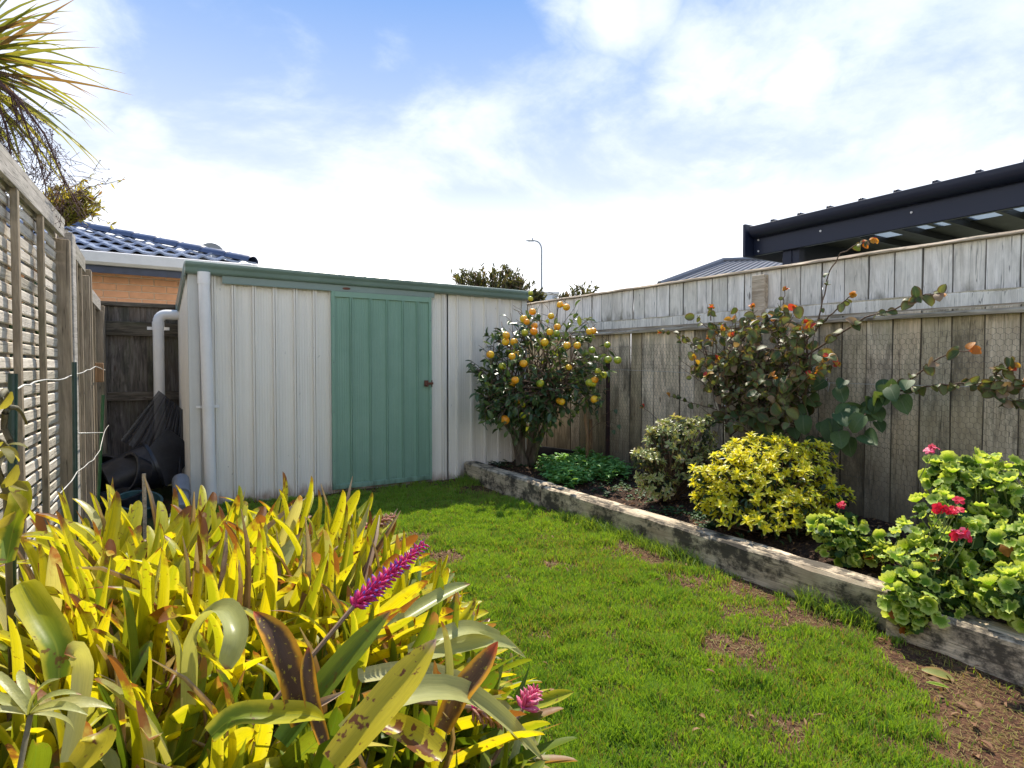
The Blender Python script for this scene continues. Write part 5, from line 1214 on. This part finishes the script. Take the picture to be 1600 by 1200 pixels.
for pts, seed in ((((-40, 105), (-5, 120), (30, 165), (60, 250), (75, 300)), 1), (((-50, 110), (-10, 140), (10, 200), (20, 260), (40, 310)), 2), (((-30, 110), (25, 150), (70, 210), (95, 270), (110, 300)), 3), (((-60, 110), (-20, 170), (-5, 230), (5, 270)), 4)):
    r = random.Random(seed+40); dd = 3.15-.05*seed; q = [at(px, py, d=dd) for px, py in pts]; sm = []
    for i in range(len(q)-1):
        for k in range(5): sm.append(q[i].lerp(q[i+1], k/5))
    mb = MB(); mb.tube([p-cbase for p in sm], [.008-.006*i/len(sm) for i in range(len(sm))], 5)
    for i in range(3, len(sm)):
        for b in range(3):
            d = (rvec(r)+Vector((.2, 0, -.75))).normalized(); L = r.uniform(.08, .2); a = sm[i]; pth = [a+d*L*t+Vector((0, 0, -.05*t*t))+rvec(r)*.004 for t in (0, .33, .66, 1)]
            mb.tube([p-cbase for p in pth], .0016, 3, cap=False)
            for c in range(9):
                s = pth[r.randint(1, 3)]+rvec(r)*.008; e = s+(rvec(r)+d*.4)*r.uniform(.02, .05); mb.tube([s-cbase, e-cbase], .0011, 3, cap=False)
                if c % 3 == 0:
                    for g in (e,): mb.tube([g-cbase-Vector((0, 0, .003)), g-cbase, g-cbase+Vector((0, 0, .003))], [.0012, .0035, .0012], 4)
    mb.build('flower_stalk', M['berry'], co_)

# ---- hedge behind the left fence
hb = Vector((-.85, 3.2, 0)); hg = plant('hedge', 'dark green hedge glimpsed through the gaps of the left slatted fence', 'hedge', hb)
pl = []; r = random.Random(91); tws = []
for i in range(5200):
    p = Vector((r.uniform(-1.15, -.60), r.uniform(-.6, 6.4), 1.72*r.random()**.8)); pl.append((p, rvec(r), rvec(r), r.uniform(.06, .11), r.randrange(2), r.random()))
for i in range(18):
    a = Vector((-.85, -.5+i*.4, 0)); tws.append((bez(a, a+Vector((0, .05, .8)), a+Vector((r.uniform(-.15, .15), .1, 1.5)), 5), .02, .008))
stems(hg, tws, M['twig'], 'stems'); mass(hg, pl, [leaf_shape(1, .5, 3, oval, bend=.3, fold=.2), leaf_shape(1, .4, 3, oval, bend=.8, fold=.2)], M['gold_in'], 'foliage')

# ---- vine twisted round the old stake at the left edge
M['vine'] = plain('vine_stem', (.17, .15, .09), .7, scale=20)
vb = at(15, 800, x=-.31); vb.z = .05
vi = plant('twisted_vine', 'thick twisted grey-green vine curling round the old stake at the left edge', 'vine', vb)
stems(vi, [([vb]+[at(px, py, x=xx) for px, py, xx in ((10, 770, -.29), (-6, 730, -.27), (6, 705, -.32), (16, 690, -.28), (6, 668, -.30), (8, 645, -.27), (16, 632, -.30), (8, 612, -.29))], .007, .006),
           ([at(px, py, x=-.27) for px, py in ((16, 636), (26, 637), (34, 645), (42, 662))], .006, .003), ([at(px, py, x=-.28) for px, py in ((12, 700), (4, 690), (-8, 684))], .005, .003), ([at(px, py, x=-.28) for px, py in ((5, 632), (-2, 622), (8, 610), (14, 622), (18, 634))], .007, .005)], M['vine'], 'stem', n=8, each=True)
pl = []; r = random.Random(3)
for px, py in ((4, 690), (12, 695), (2, 700), (10, 755), (2, 762), (18, 770), (30, 785), (24, 800), (-4, 640), (0, 700), (8, 705), (35, 795)):
    pl.append((at(px, py, x=-.27), rvec(r)+Vector((.3, 0, 0)), Vector((.6, -.6, .5))+rvec(r)*.5, r.uniform(.035, .06), r.randrange(3), r.random()))
scatter(vi, pl, ov, M['olive'], 40)

# ================================================================ BROMELIAD CLUMP
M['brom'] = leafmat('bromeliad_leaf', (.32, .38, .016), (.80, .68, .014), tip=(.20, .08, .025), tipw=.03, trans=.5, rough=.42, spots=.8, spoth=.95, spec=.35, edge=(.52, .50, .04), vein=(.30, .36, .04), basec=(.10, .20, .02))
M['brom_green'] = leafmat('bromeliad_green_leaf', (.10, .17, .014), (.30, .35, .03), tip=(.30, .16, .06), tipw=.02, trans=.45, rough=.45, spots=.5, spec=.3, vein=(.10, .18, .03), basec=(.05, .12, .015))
M['brom_dry'] = leafmat('bromeliad_dry_leaf', (.20, .10, .055), (.44, .31, .20), trans=.2, rough=.7, tip=(.42, .33, .24), tipw=.2)
M['brom_pale'] = leafmat('bromeliad_pale_leaf', (.38, .42, .14), (.62, .58, .28), trans=.4, rough=.36, spec=.45, tip=(.30, .12, .05), tipw=.05)
M['brom_dark'] = leafmat('bromeliad_dark_leaf', (.075, .042, .025), (.16, .08, .028), trans=.2, rough=.5, edge=(.55, .27, .02), tip=(.45, .08, .02), tipw=.1, speck=(.40, .32, .03))
M['brom_spot'] = leafmat('bromeliad_spotted_leaf', (.48, .42, .03), (.55, .46, .03), trans=.35, rough=.35, spots=1.0, spoth=.86, tip=(.42, .28, .22), tipw=.12)
rb = random.Random(77)
cb = Vector((.35, 1.7, 0))
br = plant('bromeliad_clump', 'huge clump of yellow-green bromeliads with brown tips filling the lower left', 'bromeliads', cb)
strap = lambda u: (.66+.34*math.sin(math.pi*min(1, u*.85+.02)))*math.sqrt(max(.002, 1-max(0, (u-.84)/.16)**2.4))
sharp_ = lambda u: (.6+.4*math.sin(math.pi*min(1, u*.85+.1)))*max(.02, 1-max(0, (u-.66)/.34)**1.9)
bs = []
for i in range(12):
    b = (.15, .35, .55, .8, .45, 1.15, .25, .65, 1.7, .3, 2.3, .5)[i]
    bs.append(leaf_shape(1, (.092, .080, .088, .076, .10, .082, .095, .082, .078, .095, .074, .088)[i]*.80, 14, strap if i % 4 else sharp_, tipx=1.7, bend=b*1.1, fold=.24+.08*(i % 3), curl=(.3, .8, 1.6)[i % 3], side=((i*7) % 5-2)*.035))
dryS = [leaf_shape(1, w, 8, lambda u: (1-u)**.5*.9+.08, bend=b, fold=.9, curl=.8, side=s) for w, b, s in ((.045, .5, .1), (.035, 1.0, -.12), (.05, .25, 0), (.035, 1.6, .05))]
A = []; Gn = []; Dr = []; Pa = []
def canopy(x, y):
    h = .55+.06*math.exp(-((x+.2)/.3)**2)
    h *= 1-.42*max(0, min(1, (x-.35)/.5))
    d_ = x*FWD.x+y*FWD.y
    return h*(.64+.38*max(0, min(1, (d_-.75)/.8)))
pos = []
for i in range(20):
    for j in range(38):
        if j*.12+.42 > 3.5: continue
        x = -.40+i*.080+rb.uniform(-.05, .05)+(.05 if j % 2 else 0); y = .42+j*.12*.72+rb.uniform(-.05, .05)
        xm = .90-.5*max(0, 1.7-y)-.25*max(0, y-2.3)
        if x > xm or y > 2.95: continue
        if x*x+y*y < .62**2: continue
        if rb.random() < .06: continue
        pos.append((x, y))
hull = lambda p: depth(p) > .50
for x, y in pos:
    h = canopy(x, y); k = max(0, min(1, (x+.25)/1.05)); tilt = Vector((.22+.85*k**1.1, .12-.35*max(0, (1.5-y))*k+.10*max(0, y-2), 1)); tilt = (tilt+RGT*.36).normalized()
    base = Vector((x-.02, y, .03)); t1 = tilt.orthogonal().normalized(); t2 = tilt.cross(t1); a0 = rb.random()*6; nl = rb.randint(9, 12); yel = rb.random()
    green_zone = .30+.7*max(0, min(1, (2.0-y)/1.0))
    for q in range(nl):
        a = a0+q*2.4; f = q/nl; rad = t1*math.cos(a)+t2*math.sin(a)
        d = tilt*(.9+.9*f)+rad*(.62-.32*f); L = h*rb.uniform(.70, 1.22)/max(.55, d.normalized().z**.5)
        if d.normalized().z < .15: d.z = .2
        nn = tilt*.8-rad*.8*(1)+Vector((0, 0, .2))
        # leaf face: upper side towards the rosette axis
        it = (base+rad*.025, d, nn, L, rb.randrange(12), rb.random())
        e = base+d.normalized()*L
        if depth(e) < .80 and pix(e)[1] < 1300: continue
        if depth(base+d.normalized()*L*.6) < .65: continue
        if e.x < LX+.05: continue
        qx, qy = pix(e)
        if qx > np.interp(qy, (760, 790, 915, 1020, 1085, 1200, 1500), (600, 630, 750, 830, 885, 880, 860))+rb.uniform(-20, 15): continue
        rr = rb.random()
        if rr < .06: Dr.append((it[0], d+rvec(rb)*.25, nn, L*rb.uniform(.85, 1.1), rb.randrange(4), it[5]))
        elif rr < .17: Pa.append(it)
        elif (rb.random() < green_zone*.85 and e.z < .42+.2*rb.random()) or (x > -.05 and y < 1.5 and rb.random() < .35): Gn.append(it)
        else: A.append(it)
        if rb.random() < .08: Dr.append((base+rad*.03, tilt+rad*.45+rvec(rb)*.2, nn, L*rb.uniform(.8, 1.1), rb.randrange(4), rb.random()))
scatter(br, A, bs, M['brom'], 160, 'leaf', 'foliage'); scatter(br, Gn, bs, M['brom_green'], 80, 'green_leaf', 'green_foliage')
scatter(br, Dr, dryS, M['brom_dry'], 40, 'dry_leaf', 'dry_foliage'); scatter(br, Pa, bs, M['brom_pale'], 30, 'pale_leaf', 'pale_foliage')
# the large leaves that stand out at the front
def hero(pts, w, m, name, label, nrm=(0, -.5, .8), prof=strap, n=16, fold=.26):
    P = [at(px, py, d=dd) for px, py, dd in pts]; path = []
    seg = len(P)-1
    for i in range(n+1):   # Catmull-Rom through the given points
        t = i/n*seg; k = min(seg-1, int(t)); f = t-k; p0, p1, p2, p3 = P[max(0, k-1)], P[k], P[k+1], P[min(seg, k+2)]
        path.append(.5*((2*p1)+(p2-p0)*f+(2*p0-5*p1+4*p2-p3)*f*f+(3*p1-p0-3*p2+p3)*f**3))
    V = []; C = []; N0 = Vector(nrm)
    for i, p in enumerate(path):
        t = (path[min(n, i+1)]-path[max(0, i-1)]).normalized(); x = t.cross(N0).normalized(); nn = x.cross(t); u = i/n
        for s in (-1, -.5, 0, .5, 1):
            ww = w/2*prof(u); V.append(p-br.location+x*s*ww+nn*abs(s)**1.5*ww*fold*2); C.append((u, rb.random() if i == 0 and s == -1 else .5, abs(s), 1))
    F = [(i*5+k, i*5+k+1, (i+1)*5+k+1, (i+1)*5+k) for i in range(n) for k in range(4)]
    me = bigmesh(name, np.array([list(v) for v in V]), np.array(F), None, np.array(C)); me.materials.append(m); o = link(name, me, None, br)
    if label: o['label'] = label
    return o
hero(((470, 1130, .95), (455, 1060, .97), (430, 1000, .98), (396, 955, 1.0)), .050, M['brom_dark'], 'dark_leaf', 'blackish red leaf with orange margin', prof=sharp_)
hero(((505, 1160, .93), (487, 1100, .95), (480, 1050, .96), (482, 1010, .98)), .026, M['brom_dark'], 'dark_leaf', 'narrow dark purple leaf', prof=sharp_)
hero(((690, 1140, 1.1), (715, 1090, 1.12), (750, 1045, 1.15), (778, 1002, 1.18)), .046, M['brom_dark'], 'dark_leaf', 'wide dark purple mottled leaf', prof=sharp_)
hero(((520, 1195, .86), (580, 1125, .90), (635, 1060, .95), (682, 998, 1.0)), .056, M['brom_spot'], 'spotted_leaf', 'long yellow leaf with brown spots', prof=sharp_)
hero(((440, 1160, 1.0), (500, 1080, 1.05), (560, 1010, 1.1), (610, 955, 1.15)), .046, M['brom_green'], 'bright_leaf', None, prof=sharp_)
hero(((296, 1100, 1.15), (302, 1015, 1.15), (322, 966, 1.12), (350, 953, 1.06), (369, 980, 1.0), (366, 1015, .97), (352, 1046, .96)), .040, M['brom_pale'], 'curled_leaf', 'pale leaf curled over at its tip', nrm=(-.1, -.5, .8), fold=.3)
hero(((108, 1190, .95), (125, 1110, .98), (133, 1040, 1.0), (122, 1016, .98), (100, 1022, .95)), .034, M['brom_pale'], 'curled_leaf', None, nrm=(-.3, -1, .3))
hero(((92, 1060, .98), (88, 1010, 1.0), (60, 960, 1.03), (32, 910, 1.05)), .052, M['brom'], 'bright_leaf', 'bright yellow leaf leaning left', prof=strap)
hero(((540, 1150, .95), (620, 1090, 1.0), (720, 1085, 1.1), (800, 1140, 1.2), (850, 1190, 1.25)), .052, M['brom_pale'], 'pale_leaf', 'pale striped leaf arching right over the lawn', prof=sharp_)
hero(((560, 1060, 1.2), (660, 1050, 1.3), (760, 1090, 1.4), (830, 1170, 1.4), (845, 1200, 1.38)), .045, M['brom_pale'], 'pale_leaf', None, prof=sharp_)
hero(((640, 1030, 1.35), (700, 1015, 1.45), (760, 1003, 1.55), (808, 1012, 1.6)), .05, M['brom_pale'], 'pale_leaf', None, prof=sharp_)
hero(((640, 1020, 1.4), (720, 985, 1.5), (770, 995, 1.6), (822, 1028, 1.65)), .045, M['brom_pale'], 'pale_leaf', None, prof=sharp_)
hero(((560, 1010, 1.4), (640, 960, 1.5), (700, 925, 1.6), (735, 912, 1.65)), .04, M['brom_pale'], 'pale_leaf', None, prof=sharp_)
hero(((680, 1000, 1.55), (705, 985, 1.6), (730, 960, 1.62), (745, 932, 1.65)), .028, M['brom'], 'bright_leaf', 'thin yellow leaf curving up over the lawn', prof=sharp_)
hero(((790, 1110, 1.45), (840, 1100, 1.45), (870, 1090, 1.45), (897, 1081, 1.45)), .035, M['brom'], 'bright_leaf', 'yellow leaf tip reaching furthest right', prof=sharp_)
hero(((330, 1150, .9), (370, 1120, .92), (430, 1118, .93), (480, 1118, .93), (508, 1125, .92)), .04, M['brom'], 'bright_leaf', None, prof=sharp_)
hero(((600, 1130, 1.0), (640, 1150, .98), (680, 1180, .96), (690, 1190, .95)), .05, M['brom_spot'], 'spotted_leaf', None, prof=sharp_)
hero(((120, 1200, .83), (140, 1180, .84), (155, 1160, .85), (152, 1145, .86)), .045, M['brom_spot'], 'red_tipped_leaf', 'short yellow leaf with bright red tip')
hero(((380, 1125, .95), (420, 1118, .96), (480, 1110, .97), (540, 1080, 1.0)), .02, M['brom_dry'], 'dry_leaf', None, prof=sharp_, fold=.5)
hero(((10, 880, 1.25), (20, 830, 1.3), (32, 790, 1.32), (30, 752, 1.35)), .045, M['brom'], 'bright_leaf', None)
# pink and blue flower spikes
M['floret'] = leafmat('pink_floret', (.62, .025, .17), (.75, .06, .22), trans=.15, rough=.45, tip=(.10, .07, .42), tipw=.3)
M['floret_pink'] = leafmat('light_pink_floret', (.75, .10, .25), (.80, .22, .36), trans=.2, rough=.45, tip=(.85, .45, .5), tipw=.2)
M['floret_dry'] = leafmat('faded_floret', (.42, .18, .12), (.58, .34, .22), trans=.15, rough=.7)
pod = (lambda: (np.array([[math.cos(k*math.pi/2)*r, y, math.sin(k*math.pi/2)*r] for y, r in ((0, .05), (.3, .17), (.7, .15), (1, .02)) for k in range(4)]),
       np.array([[j*4+k, j*4+(k+1) % 4, (j+1)*4+(k+1) % 4, (j+1)*4+k] for j in range(3) for k in range(4)]), np.array([[y, 0, .1, 1] for y in (0, .3, .7, 1) for k in range(4)])))()
def spike(a, b, rad, n, m, label, size=.02):
    r = random.Random(int(a.x*1000)); o = link('flower_spike', None, None, br, a-br.location); o['label'] = label; ax = (b-a); L = ax.length; axn = ax.normalized(); t1 = axn.orthogonal().normalized(); t2 = axn.cross(t1); pl = []
    for i in range(n):
        u = (i+.5)/n; th = i*2.4; rr = t1*math.cos(th)+t2*math.sin(th); w = rad*(1-.55*u**2)
        pl.append((o.location+ax*u+rr*.003, rr*.9+axn*.55+rvec(r)*.15, axn, w*r.uniform(.85, 1.15), 0, r.random()))
    oo = mass(o, pl, [pod], m, 'florets', 'stuff')
    MB().tube([Vector((0, 0, 0)), ax], [.005, .002], 6).build('stalk', M['floret'], o)
    MB().tube([-axn*.25+Vector((0, 0, -.06)), Vector((0, 0, 0))], .005, 6).build('stem', M['brom_dry'], o)
spike(at(552, 948, d=1.27), at(664, 850, d=1.45), .027, 150, M['floret'], 'long magenta and blue flower spike')
spike(at(816, 1108, d=1.38), at(838, 1078, d=1.42), .032, 46, M['floret_pink'], 'short light pink flower spike at the right edge')
spike(at(735, 1105, d=1.25), at(798, 1132, d=1.3), .026, 70, M['floret_dry'], 'faded purple-brown flower spike')
spike(at(570, 825, d=2.35), at(618, 806, d=2.5), .034, 60, M['floret_dry'], 'faded pinkish flower spike beside the lawn')
# pale narrow-leaved plant in the bottom left corner
sh = [leaf_shape(1, .13, 8, sharp_, bend=b, fold=.25, curl=.6, side=.05) for b in (.5, .9, 1.4)]
g0 = at(48, 1115, d=.86)
sp = plant('spider_plant', 'pale green spider-like plant with thin curved leaves in the bottom left corner', 'plant', Vector((g0.x, g0.y, 0)))
pl = []
for dx, dy, L in ((70, -15, .11), (125, -35, .13), (-60, -60, .11), (-80, -20, .12), (10, -75, .10), (50, -60, .09), (55, 20, .08), (-30, -85, .10), (90, -5, .1), (-60, 10, .09)):
    e = at(48+dx, 1115+dy, d=.86+rb.uniform(-.05, .05)); pl.append((g0, (e-g0)+Vector((0, 0, .02)), Vector((0, -.4, 1)), L, rb.randrange(3), rb.random()))
scatter(sp, pl, sh, M['brom_pale'], 20)
MB().tube([Vector((0, 0, 0)), Vector((-.06, 0, .3)), g0-sp.location], [.006, .005, .004], 6).build('stem', M['vine'], sp, smooth=True)
# the broad dying leaf on the bare ground
g0 = at(1440, 1046, z=.02)
fl = plant('fallen_leaf', 'broad yellow-green fallen leaf on bare soil in front of the near sleeper', 'leaf', g0)
scatter(fl, [(g0, at(1478, 1056, z=.02)-g0+Vector((0, 0, .01)), Vector((-.3, -.6, 1)), .10, 0, .6)], [leaf_shape(1, .42, 6, oval, bend=.5, fold=.15)], leafmat('fallen_leaf', (.28, .32, .08), (.34, .36, .10), edge=(.45, .30, .10)), 5, 'blade')
g0 = at(1447, 1066, z=.02)
fl = plant('fallen_leaf', 'narrow green fallen leaf just below the broad fallen leaf', 'leaf', g0)
scatter(fl, [(g0, at(1480, 1070, z=.02)-g0, Vector((-.1, -.4, 1)), .075, 0, .6)], [leaf_shape(1, .22, 6, oval, bend=.3, fold=.15)], M['ger'], 5, 'blade')
